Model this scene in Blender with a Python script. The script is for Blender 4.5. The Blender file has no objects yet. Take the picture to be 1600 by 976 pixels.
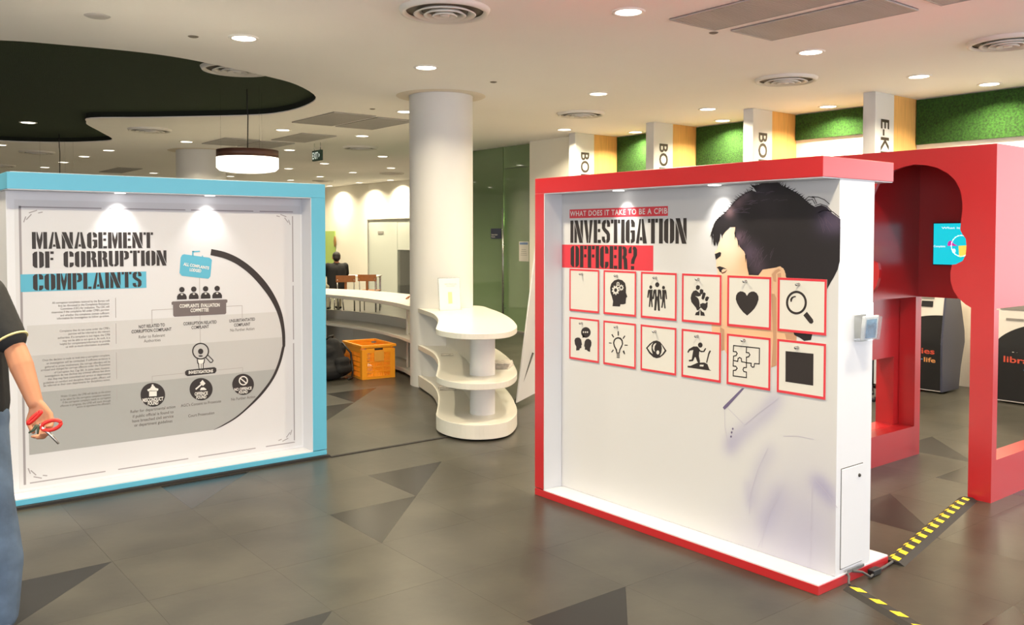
import bpy, bmesh, math, random
from mathutils import Vector, Matrix
from mathutils.geometry import tessellate_polygon
random.seed(7)
S = bpy.context.scene
COL = S.collection
# ------------------------------------------------------------------ camera, world, exposure
F, CX, CY, EYE = 1370.0, 800.0, 415.0, 1.6
TH = math.atan((CY-370)/F); A = math.radians(51.6)
FW = Vector((math.cos(A)*math.cos(TH), math.sin(A)*math.cos(TH), -math.sin(TH)))
RT = Vector((math.sin(A), -math.cos(A), 0)); UP = RT.cross(FW); EYEP = Vector((0, 0, EYE))
cam = bpy.data.cameras.new('camera'); camo = bpy.data.objects.new('camera', cam); COL.objects.link(camo)
cam.sensor_width = 36; cam.lens = F/1600*36; cam.shift_y = -(488-CY)/1600; cam.clip_end = 200
camo.location = EYEP; camo.rotation_euler = (math.pi/2-TH, 0, A-math.pi/2)
S.camera = camo
w = bpy.data.worlds.new('sky'); S.world = w; w.use_nodes = True
w.node_tree.nodes['Background'].inputs[0].default_value = (0.97, 0.97, 1.0, 1)
w.node_tree.nodes['Background'].inputs[1].default_value = 3.9
S.view_settings.view_transform = 'Standard'; S.view_settings.look = 'None'
S.view_settings.exposure = -0.24; S.view_settings.gamma = 1.0; S.view_settings.use_curve_mapping = False
LAMP_W = 55.0
WARM = (1.0, 0.86, 0.60)

# ------------------------------------------------------------------ helpers
def ray(x, y): return FW*F + RT*(x-CX) - UP*(y-CY)
def pz(x, y, z): d = ray(x, y); return EYEP + d*((z-EYE)/d.z)
def pu(x, y, u): d = ray(x, y); return EYEP + d*(u/d.x)
def pv(x, y, v): d = ray(x, y); return EYEP + d*(v/d.y)
def pk(x, y, k): return EYEP + ray(x, y)*(k/F)
def lin(c):
    return tuple((v/255/12.92 if v/255 <= .04045 else ((v/255+.055)/1.055)**2.4) for v in c) + (1,)
MATS = {}
def mat(name, rgb, rough=.5, metal=0, spec=.5, noise=0, nscale=8, bump=0, bscale=60, emit=None, coat=0, stretch=None, place=False):
    m = bpy.data.materials.new(name); m.use_nodes = True; nt = m.node_tree; b = nt.nodes['Principled BSDF']
    c = lin(rgb); b.inputs['Base Color'].default_value = c; b.inputs['Roughness'].default_value = rough
    b.inputs['Metallic'].default_value = metal; b.inputs['Specular IOR Level'].default_value = spec; b.inputs['Coat Weight'].default_value = coat
    if noise or bump:
        src = nt.nodes.new('ShaderNodeNewGeometry').outputs['Position'] if place else nt.nodes.new('ShaderNodeTexCoord').outputs['Object']
        if stretch:
            mp = nt.nodes.new('ShaderNodeMapping'); mp.inputs['Scale'].default_value = stretch
            nt.links.new(src, mp.inputs['Vector']); src = mp.outputs['Vector']
    if noise:
        n = nt.nodes.new('ShaderNodeTexNoise'); n.inputs['Scale'].default_value = nscale; n.inputs['Detail'].default_value = 5
        nt.links.new(src, n.inputs['Vector'])
        r = nt.nodes.new('ShaderNodeMix'); r.data_type = 'RGBA'
        r.inputs['A'].default_value = tuple(max(0, v*(1-noise)) for v in c[:3]) + (1,)
        r.inputs['B'].default_value = tuple(min(1, v*(1+noise)) for v in c[:3]) + (1,)
        mr = nt.nodes.new('ShaderNodeMapRange'); mr.inputs['From Min'].default_value = .3; mr.inputs['From Max'].default_value = .7
        nt.links.new(n.outputs['Fac'], mr.inputs['Value']); nt.links.new(mr.outputs['Result'], r.inputs['Factor'])
        nt.links.new(r.outputs['Result'], b.inputs['Base Color'])
    if bump:
        n2 = nt.nodes.new('ShaderNodeTexNoise'); n2.inputs['Scale'].default_value = bscale; n2.inputs['Detail'].default_value = 4
        nt.links.new(src, n2.inputs['Vector'])
        bp = nt.nodes.new('ShaderNodeBump'); bp.inputs['Strength'].default_value = bump; bp.inputs['Distance'].default_value = .01
        nt.links.new(n2.outputs['Fac'], bp.inputs['Height']); nt.links.new(bp.outputs['Normal'], b.inputs['Normal'])
    if emit:
        b.inputs['Emission Color'].default_value = lin(emit[0]); b.inputs['Emission Strength'].default_value = emit[1]
    MATS[name] = m
    return m
def glassmat(name, tint, rough=0.0, refl=.12, alpha=.25):
    """thin tinted sheet: part mirror, part see-through, part coloured film"""
    m = bpy.data.materials.new(name); m.use_nodes = True; nt = m.node_tree; nt.nodes.clear()
    o = nt.nodes.new('ShaderNodeOutputMaterial'); g = nt.nodes.new('ShaderNodeBsdfGlossy'); t = nt.nodes.new('ShaderNodeBsdfTransparent')
    d = nt.nodes.new('ShaderNodeBsdfDiffuse'); g.inputs['Roughness'].default_value = rough
    t.inputs[0].default_value = lin(tint); d.inputs[0].default_value = lin(tint)
    f = nt.nodes.new('ShaderNodeFresnel'); f.inputs['IOR'].default_value = 1.5
    ad = nt.nodes.new('ShaderNodeMath'); ad.operation = 'ADD'; ad.inputs[1].default_value = refl; ad.use_clamp = True
    nt.links.new(f.outputs[0], ad.inputs[0])
    m1 = nt.nodes.new('ShaderNodeMixShader'); m1.inputs[0].default_value = alpha
    nt.links.new(t.outputs[0], m1.inputs[1]); nt.links.new(d.outputs[0], m1.inputs[2])
    m2 = nt.nodes.new('ShaderNodeMixShader'); nt.links.new(ad.outputs[0], m2.inputs[0])
    nt.links.new(m1.outputs[0], m2.inputs[1]); nt.links.new(g.outputs[0], m2.inputs[2]); nt.links.new(m2.outputs[0], o.inputs[0])
    MATS[name] = m
    return m

class MB:
    def __init__(s): s.v = []; s.f = []; s.sm = []
    def add(s, vs, fs, smooth=False):
        o = len(s.v); s.v += [Vector(p) for p in vs]
        for f in fs: s.f.append([o+i for i in f]); s.sm.append(smooth)
        return s
    def box(s, a, b):
        x0, y0, z0 = (min(a[i], b[i]) for i in range(3)); x1, y1, z1 = (max(a[i], b[i]) for i in range(3))
        return s.add([(x0,y0,z0),(x1,y0,z0),(x1,y1,z0),(x0,y1,z0),(x0,y0,z1),(x1,y0,z1),(x1,y1,z1),(x0,y1,z1)],
                     [(3,2,1,0),(4,5,6,7),(0,1,5,4),(1,2,6,5),(2,3,7,6),(3,0,4,7)])
    def prism(s, pts, fn, t0, t1, holes=()):
        """2D outline pts (a,b) extruded between t0 and t1; fn(a,b,t) -> 3D"""
        loops = [list(pts)] + [list(h) for h in holes]
        flat = [p for l in loops for p in l]; n = len(flat)
        tr = tessellate_polygon([[Vector((p[0], p[1], 0)) for p in l] for l in loops])
        vs = [fn(p[0], p[1], t0) for p in flat] + [fn(p[0], p[1], t1) for p in flat]
        fs = [tuple(t) for t in tr] + [tuple(n+i for i in reversed(t)) for t in tr]
        s.add(vs, fs); o0 = len(s.v) - 2*n; k = 0
        for l in loops:
            m = len(l)
            for i in range(m):
                a, b = k+i, k+(i+1) % m
                s.f.append([o0+a, o0+b, o0+n+b, o0+n+a]); s.sm.append(False)
            k += m
        return s
    def flat(s, pts, fn, holes=()):
        loops = [list(pts)] + [list(h) for h in holes]; fl = [p for l in loops for p in l]
        tr = tessellate_polygon([[Vector((p[0], p[1], 0)) for p in l] for l in loops])
        return s.add([fn(*p) for p in fl], [tuple(t) for t in tr])
    def lathe(s, prof, c, n=24, axis='z', smooth=True, closed=False):
        vs = []; fs = []; m = len(prof)
        for i in range(n):
            t = 2*math.pi*i/n; ca, sa = math.cos(t), math.sin(t)
            for r, h in prof:
                p = {'z': (r*ca, r*sa, h), 'x': (h, r*ca, r*sa), 'y': (r*sa, h, r*ca)}[axis]
                vs.append((c[0]+p[0], c[1]+p[1], c[2]+p[2]))
        for i in range(n):
            j = (i+1) % n
            for q in range(m if closed else m-1):
                q2 = (q+1) % m
                fs.append((i*m+q, j*m+q, j*m+q2, i*m+q2))
        return s.add(vs, fs, smooth)
    def tube(s, pts, r, n=8, smooth=True):
        pts = [Vector(p) for p in pts]; rs = r if isinstance(r, (list, tuple)) else [r]*len(pts)
        vs = []; fs = []; ref = None
        for i, p in enumerate(pts):
            d = (pts[min(i+1, len(pts)-1)] - pts[max(i-1, 0)]).normalized()
            if ref is None: ref = d.orthogonal().normalized()
            a = (ref - d*ref.dot(d)).normalized(); b = d.cross(a); ref = a
            for k in range(n):
                t = 2*math.pi*k/n; vs.append(p + (a*math.cos(t) + b*math.sin(t))*rs[i])
        for i in range(len(pts)-1):
            for k in range(n):
                k2 = (k+1) % n; fs.append((i*n+k, i*n+k2, (i+1)*n+k2, (i+1)*n+k))
        s.add(vs, fs, smooth)
        o = len(s.v)-len(vs)
        s.f.append([o+k for k in reversed(range(n))]); s.sm.append(False)
        s.f.append([o+(len(pts)-1)*n+k for k in range(n)]); s.sm.append(False)
        return s
    def capsule(s, a, b, ra, rb, n=12, m=4):
        a, b = Vector(a), Vector(b); d = (b-a); L = d.length or 1e-6; d = d/L
        prof = []
        for i in range(m+1): t = math.pi/2*(1-i/m); prof.append((-math.sin(t)*ra, math.cos(t)*ra))
        for i in range(m+1): t = math.pi/2*i/m; prof.append((L+math.sin(t)*rb, math.cos(t)*rb))
        x = d.orthogonal().normalized(); y = d.cross(x); vs = [a+d*prof[0][0]]; fs = []
        rings = prof[1:-1]
        for h, r in rings:
            for k in range(n): t = 2*math.pi*k/n; vs.append(a+d*h+(x*math.cos(t)+y*math.sin(t))*r)
        vs.append(a+d*prof[-1][0]); e = len(vs)-1
        for k in range(n): fs.append((0, 1+(k+1) % n, 1+k)); fs.append((e, e-n+k, e-n+(k+1) % n))
        for i in range(len(rings)-1):
            for k in range(n): k2 = (k+1) % n; fs.append((1+i*n+k, 1+i*n+k2, 1+(i+1)*n+k2, 1+(i+1)*n+k))
        return s.add(vs, fs, True)
    def ell(s, c, r, n=16, m=10, rot=None):
        vs = []; fs = []; c = Vector(c)
        for i in range(m+1):
            p = math.pi*i/m
            for k in range(n):
                t = 2*math.pi*k/n; q = Vector((r[0]*math.sin(p)*math.cos(t), r[1]*math.sin(p)*math.sin(t), r[2]*math.cos(p)))
                vs.append(c + (rot @ q if rot else q))
        for i in range(m):
            for k in range(n): k2 = (k+1) % n; fs.append((i*n+k, (i+1)*n+k, (i+1)*n+k2, i*n+k2))
        return s.add(vs, fs, True)
    def mesh(s, name):
        me = bpy.data.meshes.new(name); me.from_pydata(s.v, [], s.f)
        me.polygons.foreach_set('use_smooth', s.sm); me.update()
        bm = bmesh.new(); bm.from_mesh(me); bmesh.ops.remove_doubles(bm, verts=bm.verts, dist=1e-6)
        bmesh.ops.recalc_face_normals(bm, faces=bm.faces); bm.to_mesh(me); bm.free()
        return me
    def build(s, name, m, parent=None, bevel=0, seg=2, loc=None):
        o = bpy.data.objects.new(name, s.mesh(name)); COL.objects.link(o)
        o.data.materials.append(MATS[m] if isinstance(m, str) else m)
        if bevel:
            b = o.modifiers.new('bevel', 'BEVEL'); b.width = bevel; b.segments = seg; b.limit_method = 'ANGLE'; b.angle_limit = .6
        if parent is not None:
            o.parent = parent; o.matrix_parent_inverse = parent.matrix_basis.inverted()
        return o
def empty(name, loc, rz=0):
    o = bpy.data.objects.new(name, None); COL.objects.link(o); o.location = loc; o.rotation_euler = (0, 0, rz); o.empty_display_size = .1
    return o
def tag(o, label=None, cat=None, group=None, kind=None):
    if label: o['label'] = label
    if cat: o['category'] = cat
    if group: o['group'] = group
    if kind: o['kind'] = kind
    return o
def struct(o, label=None): tag(o, label, None, None, 'structure'); return o
def part(name, m, parent, bevel=0, kind=None):
    """decorator-free helper: returns an MB whose .done() builds it"""
    return MB()
def copy_tree(o, parent=None):
    c = o.copy(); COL.objects.link(c); c.parent = parent
    for ch in o.children: copy_tree(ch, c)
    return c
def disk_light(name, parent, loc, r, watts, color=WARM, spread=2.5, aim=None):
    l = bpy.data.lights.new(name, 'AREA'); l.shape = 'DISK'; l.size = 2*r; l.energy = watts; l.color = color; l.spread = spread
    o = bpy.data.objects.new(name, l); COL.objects.link(o); o.location = loc
    if aim is not None: o.rotation_euler = (Vector(aim)-Vector(loc)).to_track_quat('-Z', 'Y').to_euler()
    o.parent = parent; o.matrix_parent_inverse = parent.matrix_basis.inverted()
    return o
def textmesh(body, bold=0.0, spacing=1.0, align='LEFT'):
    cu = bpy.data.curves.new('lettering', 'FONT'); cu.body = body; cu.size = 1; cu.offset = bold; cu.space_character = spacing; cu.align_x = align
    cu.resolution_u = 3
    o = bpy.data.objects.new('lettering', cu)
    me = bpy.data.meshes.new_from_object(o)
    vs = [v.co.copy() for v in me.vertices]; fs = [list(p.vertices) for p in me.polygons]
    bpy.data.objects.remove(o); bpy.data.curves.remove(cu); bpy.data.meshes.remove(me)
    return vs, fs
def add_text(mb, body, fn, s0, s1, t0, t1, bold=0.0, spacing=1.0, keep=False, rot=False):
    """lettering stretched into the rectangle s0..s1 x t0..t1; fn(s,t) -> 3D"""
    vs, fs = textmesh(body, bold, spacing)
    if not vs: return
    x0 = min(v.x for v in vs); x1 = max(v.x for v in vs); y0 = min(v.y for v in vs); y1 = max(v.y for v in vs)
    mb.add([fn(s0+(v.x-x0)/(x1-x0)*(s1-s0), t0+(v.y-y0)/(y1-y0)*(t1-t0)) for v in vs], fs)

# ------------------------------------------------------------------ materials
mat('ceiling_paint', (246, 243, 240), .8, noise=.02, nscale=.6)
mat('gap_shade_paint', (222, 212, 196), .7)  # darker tone stands in for the shadow gap round the column tops
mat('wall_paint', (245, 241, 230), .7, noise=.015, nscale=1)
mat('column_paint', (216, 215, 214), .45)
mat('floor_joint', (60, 58, 52), .5)
mat('tile_grey', (58, 56, 50), .33, spec=.4, noise=.30, nscale=2.6, bump=.05, bscale=14, place=True)
mat('tile_grey_warm', (60, 58, 51), .32, spec=.4, noise=.30, nscale=2.6, bump=.05, bscale=14, place=True)
mat('tile_dark', (22, 21, 21), .36, spec=.35, noise=.08, nscale=4, place=True)
mat('tile_mid', (34, 33, 32), .24, noise=.10, nscale=4, place=True)
mat('white_gloss', (211, 213, 220), .28)
mat('white_satin', (214, 214, 215), .4)
mat('shelf_white', (216, 213, 204), .3)
mat('blue_paint', (92, 174, 206), .35)
mat('red_paint', (180, 30, 37), .28, spec=.9)
mat('poster_white', (203, 204, 210), .42)
mat('ink_black', (42, 36, 36), .5)
mat('ink_grey', (104, 95, 97), .5)
mat('ink_line', (158, 154, 156), .5)
mat('ink_small', (102, 97, 95), .5)
mat('ink_blue', (84, 168, 198), .45)
mat('ink_red', (208, 56, 68), .45)
mat('ink_white', (218, 217, 215), .45)
mat('ink_frame', (146, 142, 148), .5)
mat('band_a', (191, 191, 194), .45); mat('band_b', (178, 178, 180), .45); mat('band_c', (157, 159, 160), .45)
mat('card_white', (210, 208, 202), .5)
mat('hair_ink', (34, 30, 34), .45); mat('hair_sheen_ink', (88, 74, 88), .45)
mat('skin_ink', (208, 172, 140), .45); mat('skin_shade_ink', (184, 142, 112), .45); mat('lip_ink', (122, 84, 72), .45); mat('shirt_seam_ink', (180, 176, 194), .45); mat('collar_ink', (104, 94, 128), .45)
mat('steel', (190, 190, 190), .25, metal=1)
mat('dark_metal', (60, 58, 56), .4, metal=.6)
mat('black_plastic', (24, 24, 25), .4)
mat('black_fabric', (20, 20, 23), .85, noise=.3, nscale=30)
mat('black_shirt', (22, 23, 26), .8, noise=.15, nscale=20, bump=.2, bscale=30)
mat('cream_trim', (226, 212, 150), .8)
mat('yellow_cloth', (226, 208, 60), .8)
mat('denim', (80, 97, 120), .9, noise=.35, nscale=7, bump=.3, bscale=25)
mat('skin', (176, 120, 90), .5, noise=.06, nscale=12)
mat('hair', (30, 26, 24), .6, noise=.2, nscale=40)
mat('shoe', (186, 180, 168), .7)
mat('trousers', (206, 200, 176), .8)
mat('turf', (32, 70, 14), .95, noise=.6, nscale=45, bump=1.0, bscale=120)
mat('turf_shaded', (28, 46, 11), .95, noise=.35, nscale=45, bump=1.0, bscale=120)  # darker copy of the turf; the recess's lack of direct light is in the colour
mat('recess_shade', (22, 26, 16), .9)  # near-black colour paints the shade on the recess side wall
mat('wood', (220, 172, 104), .45, noise=.12, nscale=9, stretch=(6, 6, .35))
mat('chair_wood', (150, 92, 48), .45, noise=.15, nscale=12)
mat('drum_wood', (96, 62, 48), .45, noise=.15, nscale=8, stretch=(1, 1, 12))
mat('letter_dark', (58, 48, 40), .5)
mat('grille_metal', (176, 172, 170), .5, noise=.08, nscale=4)
mat('grille_dark', (78, 76, 76), .7)
mat('diffuser_white', (226, 222, 216), .5)
mat('diffuser_dark', (120, 112, 100), .7)
mat('lamp_lens', (255, 250, 240), .4, emit=((255, 246, 226), 9.0))
mat('drum_glow', (255, 248, 236), .4, emit=((255, 245, 226), 3.2))
mat('lamp_ring', (238, 234, 228), .5)
mat('spot_lens', (255, 252, 246), .4, emit=((255, 250, 240), 6.0))
mat('exit_green', (28, 62, 52), .5); mat('exit_white', (226, 236, 230), .5, emit=((226, 240, 232), .6))
mat('crate_orange', (246, 160, 36), .42)
mat('crate_label', (226, 158, 60), .6)
mat('paper', (226, 222, 214), .7); mat('paper_print', (150, 146, 140), .7); mat('newsprint', (196, 190, 182), .8, noise=.25, nscale=30)
mat('navy', (44, 52, 78), .4); mat('notice_blue', (120, 146, 190), .6)
mat('rubber', (34, 31, 30), .7); mat('hazard_yellow', (244, 206, 40), .55)
mat('kiosk_grey', (206, 202, 196), .4); mat('kiosk_black', (30, 29, 31), .35); mat('kiosk_side', (66, 68, 86), .4); mat('kiosk_slot', (120, 116, 112), .5)
mat('life_red', (196, 78, 58), .5); mat('life_orange', (206, 142, 84), .5); mat('life_blue', (84, 140, 186), .5)
mat('screen_glass', (20, 120, 140), .2, emit=((10, 222, 240), 1.0))
mat('screen_white', (230, 250, 250), .3, emit=((225, 250, 250), 1.0)); mat('screen_pink', (214, 60, 160), .3, emit=((210, 60, 170), .9)); mat('screen_yellow', (240, 226, 90), .3, emit=((244, 226, 100), 1.0))
mat('screen_bezel', (30, 40, 60), .3)
mat('scissor_red', (226, 48, 42), .35); mat('tool_green', (70, 84, 66), .5)
mat('lime_panel', (176, 206, 112), .6)
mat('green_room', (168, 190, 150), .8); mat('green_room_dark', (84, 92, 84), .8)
mat('leaflet', (214, 218, 222), .5); mat('leaflet_picture', (120, 164, 196), .5, noise=.35, nscale=40)
mat('tan_ornament', (150, 112, 60), .6)
glassmat('glass_green', (178, 214, 158), 0.0, .09, .36)
glassmat('glass_clear', (225, 232, 228), 0.0, .04, .08)
glassmat('acrylic', (246, 249, 252), 0.05, .02, .12)
mat('frosted', (206, 212, 204), .55)

# ------------------------------------------------------------------ the shell
CEIL = 3.12
UMIN, UMAX, VMIN, VMAX = -7.0, 9.6, -4.0, 25.0
BACK = 12.4
def rect(n, m, a, b, lbl=None): return struct(MB().box(a, b).build(n, m), lbl)
# floor: slab plus tiles (one object each where they show largest)
PU, PV_, U0, V0 = .587, .597, 2.285, 3.98
floor = struct(MB().box((UMIN, VMIN, -.12), (16, VMAX+1, -.004)).build('floor', 'floor_joint'), 'grey concrete-look tiled floor with darker triangular inlays')
dark = {(0, 0): 'tile_mid', (1, 1): 'tile_mid', (-1, 2): 'tile_mid', (-3, 0): 'tile_dark', (-2, -2): 'tile_dark', (0, -3): 'tile_dark', (7, -2): 'tile_dark',
        (6, -3): 'tile_mid', (4, -3): 'tile_dark', (2, 5): 'tile_mid', (3, 6): 'tile_mid', (9, 1): 'tile_dark', (-5, -1): 'tile_dark', (2, -5): 'tile_mid', (7, -4): 'tile_dark', (-4, 4): 'tile_dark'}
g = .0004
cells = []
for i in range(-16, 25):
    for j in range(-13, 36):
        u, v = U0+i*PU, V0+j*PV_
        c = Vector((u+PU/2, v+PV_/2, 0)) - EYEP
        k = c.dot(FW)
        if u < UMIN or u+PU > 16 or v < VMIN or v+PV_ > VMAX+1: continue
        x = CX + F*c.dot(RT)/k if k > .5 else 9999; y = CY - F*c.dot(UP)/k if k > .5 else 9999
        vis = k > .5 and -140 < x < 1740 and y < 1090 and not (60 < x < 480 and v > 6.2)
        cells.append((0 if vis else 1, k if k > 0 else 99, i, j, u, v))
cells.sort()
def tri_or_sq(mb, u, v, half=None):
    a, b, c, d = (u+g, v+g), (u+PU-g, v+g), (u+PU-g, v+PV_-g), (u+g, v+PV_-g)
    pts = {None: [a, b, c, d], 'd': [d, a, c], 'l': [a, b, c]}[half]
    if half == 'd': pts = [(a[0], a[1]+g), (c[0]-g, c[1]), d]
    if half == 'l': pts = [(a[0]+g, a[1]), b, (c[0], c[1]-g)]
    return mb.prism(pts, lambda p, q, t: (p, q, t), -.004, 0)
rest = MB()
sq = MB(); sq.prism([(g, g), (PU-g, g), (PU-g, PV_-g), (g, PV_-g)], lambda p, q, t: (p, q, t), -.004, 0)
sqm = [sq.mesh('tile'), None]; sqm[1] = sqm[0].copy(); sqm[0].materials.append(MATS['tile_grey']); sqm[1].materials.append(MATS['tile_grey_warm'])
for n, (vis, k, i, j, u, v) in enumerate(cells):
    h = (i*7 + j*13) % 5 < 2
    if (i, j) in dark:
        tri_or_sq(MB(), u, v, 'd').build('triangle_tile', dark[(i, j)], floor); tri_or_sq(MB(), u, v, 'l').build('triangle_tile', 'tile_grey', floor)
    elif n < 270 and vis == 0:
        o = bpy.data.objects.new('tile', sqm[h]); COL.objects.link(o); o.location = (u, v, 0); o.parent = floor
    else: tri_or_sq(rest, u, v)
tag(rest.build('tile_field', 'tile_grey', floor), kind='stuff')

# ceiling with the free-form green recess
a_ = .33125
hole_px = [(0,190),(300,212),(600,240),(800,265),(980,298),(1250,358),(1400,400),(1490,458),(1440,500),(1330,530),(1170,545),(700,555),(430,558),(408,575),(415,590),(480,625),(530,658),(450,668),(280,672),(0,665)]
hp = [pz(x*a_, y*a_, CEIL) for x, y in hole_px]; hp = [(p.x, p.y) for p in hp]
hp = hp + [(1.2, 15.9), (.1, 15.0), (-.6, 13.4), (-.7, 11.4), (-.3, 9.5), (.4, 8.3)]
def smooth_loop(pts, sub=4):
    out = []; n = len(pts)
    for i in range(n):
        p0, p1, p2, p3 = (Vector(pts[(i+q) % n]) for q in (-1, 0, 1, 2))
        for s in range(sub):
            t = s/sub
            out.append(tuple(.5*((2*p1)+(p2-p0)*t+(2*p0-5*p1+4*p2-p3)*t*t+(3*p1-p0-3*p2+p3)*t**3)))
    return out
hole = smooth_loop(hp)
def smooth_path(pts, sub=4):
    out = []; n = len(pts)
    for i in range(n-1):
        p0, p1, p2, p3 = (Vector(pts[min(max(i+q, 0), n-1)]) for q in (-1, 0, 1, 2))
        for s_ in range(sub):
            t = s_/sub; out.append(tuple(.5*((2*p1)+(p2-p0)*t+(2*p0-5*p1+4*p2-p3)*t*t+(3*p1-p0-3*p2+p3)*t**3)))
    return out+[tuple(pts[-1])]
CT = CEIL+.075
out = [(UMIN, VMIN), (9.75, VMIN), (9.75, 1.7), (16, 1.7), (16, VMAX+1), (UMIN, VMAX+1)]
ceiling = struct(MB().prism(out, lambda p, q, t: (p, q, t), CEIL, CEIL+.012, [hole]).build('ceiling', 'ceiling_paint'), 'white plaster ceiling with a free-form recess')
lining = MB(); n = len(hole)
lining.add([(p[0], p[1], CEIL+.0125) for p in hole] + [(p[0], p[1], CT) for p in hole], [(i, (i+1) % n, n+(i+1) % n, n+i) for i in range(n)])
lining.build('recess_side', 'recess_shade', ceiling)
ht = [(-1.2, 7), (5.2, 7), (5.2, 16.8), (-1.2, 16.8)]
MB().prism(ht, lambda p, q, t: (p, q, t), CT, CT+.06).build('recess_turf', 'turf_shaded', ceiling)

# walls
rect('wall_right', 'wall_paint', (9.6, 1.7, 0), (9.75, 9.62, CEIL), 'white wall behind the self-service bays')
ent3 = struct(MB().box((9.63, VMIN, 0), (9.75, 1.7, .12)).build('window_5', 'dark_metal'))
MB().box((9.63, VMIN, 2.85), (9.75, 1.7, CEIL)).build('window_head', 'wall_paint', ent3)
for i in range(3): MB().box((9.63, VMIN+i*2.4, .12), (9.75, VMIN+.08+i*2.4, 2.85)).build('mullion', 'dark_metal', ent3)
rect('wall_bay_end', 'wall_paint', (8.95, 9.66, 0), (9.75, 10.84, CEIL), 'white wall section between the bays and the green glass room')
rect('wall_back', 'wall_paint', (BACK, 22.33, 0), (BACK+.15, VMAX, CEIL), 'cream wall at the far end of the hall')
rect('wall_back_side', 'wall_paint', (BACK, 14.3, 0), (BACK+.15, 19.2, CEIL))
rect('wall_back_lintel', 'wall_paint', (BACK, 19.2, 2.1), (BACK+.15, 22.33, CEIL))
rect('wall_far', 'wall_paint', (UMIN, VMAX, 0), (BACK+.15, VMAX+.15, CEIL), 'cream far wall')
rect('wall_left', 'wall_paint', (UMIN-.15, 5.0, 0), (UMIN, VMAX, CEIL))
rect('wall_glass_return', 'wall_paint', (9.1, 14.15, 0), (BACK, 14.3, CEIL))
# glazed entrance front behind the camera: sill, head and mullions, open between them
ent = struct(MB().box((UMIN, VMIN-.12, 0), (9.75, VMIN, .12)).build('window_3', 'dark_metal'))
MB().box((UMIN, VMIN-.12, 2.85), (9.75, VMIN, CEIL)).build('window_head', 'wall_paint', ent)
for i in range(8): MB().box((UMIN+i*2.36, VMIN-.12, .12), (UMIN+.08+i*2.36, VMIN, 2.85)).build('mullion', 'dark_metal', ent)
ent2 = struct(MB().box((UMIN-.12, VMIN, 0), (UMIN, 5.0, .12)).build('window_4', 'dark_metal'))
MB().box((UMIN-.12, VMIN, 2.85), (UMIN, 5.0, CEIL)).build('window_head', 'wall_paint', ent2)
for i in range(4): MB().box((UMIN-.12, VMIN+i*2.25, .12), (UMIN, VMIN+.08+i*2.25, 2.85)).build('mullion', 'dark_metal', ent2)
# green glass room
gr = struct(MB().box((9.09, 10.84, 0), (9.11, 14.15, .04)).build('window_1', 'steel'), 'green tinted glass wall of the side room')
for (a, b, z0, z1) in [(10.85, 11.70, 2.75, 3.11), (11.715, 12.95, .04, 3.11), (12.965, 14.14, .04, 3.11)]:
    MB().box((9.094, a, z0), (9.106, b, z1)).build('pane', 'glass_green', gr)
dr = struct(MB().box((9.094, 10.86, .045), (9.106, 11.70, 2.74)).build('door_1', 'glass_green'), 'green glass door with a tall steel handle')
hb = MB().tube([(9.05, 11.66, .2), (9.05, 11.66, 2.08)], .018, 10)
for z in (.4, 1.9): hb.tube([(9.05, 11.66, z), (9.1, 11.66, z)], .01, 6)
hb.build('handle', 'steel', dr)
rect('wall_room_back', 'green_room', (11.6, 10.84, 0), (11.7, 14.15, CEIL)); rect('wall_room_side', 'green_room', (9.75, 10.80, 0), (11.7, 10.84, CEIL))
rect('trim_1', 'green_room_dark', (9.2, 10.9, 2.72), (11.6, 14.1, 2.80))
# frosted door in the back wall
d2 = struct(MB().box((BACK+.02, 20.72, .02), (BACK+.05, 22.28, 2.06)).build('door_2', 'frosted'), 'frosted glass door panel in the far wall')
MB().box((BACK+.0, 22.28, 0), (BACK+.07, 22.33, 2.1)).build('door_frame', 'steel', d2)
MB().box((BACK+.0, 19.2, 2.06), (BACK+.07, 22.28, 2.1)).build('door_frame', 'steel', d2)
sg = MB(); sg.box((BACK+.005, 21.45, 1.69), (BACK+.02, 21.75, 1.76)); sg.build('door_sign', 'paper_print', d2)
w2 = struct(MB().box((BACK+.03, 19.22, .02), (BACK+.045, 20.70, 2.06)).build('window_2', 'glass_clear'), 'clear glass panel beside the frosted door')
MB().box((BACK+.022, 19.22, 1.25), (BACK+.028, 20.70, 2.06)).build('frosted_film', 'frosted', w2)
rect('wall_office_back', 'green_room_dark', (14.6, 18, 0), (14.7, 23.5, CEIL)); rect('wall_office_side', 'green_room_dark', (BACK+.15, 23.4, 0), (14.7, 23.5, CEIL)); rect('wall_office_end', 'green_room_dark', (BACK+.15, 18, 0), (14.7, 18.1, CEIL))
lp = tag(MB().box((BACK-.035, 24.3, .75), (BACK-.002, 24.98, 1.78)).build('pinboard', 'lime_panel', bevel=.004), 'lime green board on the far wall behind the seated man', 'board')

# columns
def column(cx, cy, r, name, lbl):
    o = struct(MB().lathe([(r, 0), (r, CEIL)], (cx, cy, 0), 64).build(name, 'column_paint'), lbl)
    MB().lathe([(r+.004, CEIL-.006), (r+.13, CEIL-.006), (r+.14, CEIL-.001)], (cx, cy, 0), 64).build('shadow_gap_ring', 'gap_shade_paint', o)
    return o
COLC = (5.325, 7.955); COLR = .343
column(*COLC, COLR, 'column', 'thick round white column rising from the curved shelf')
column(5.36, 15.62, .42, 'column', 'far white column behind the pendant lamp')

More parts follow.
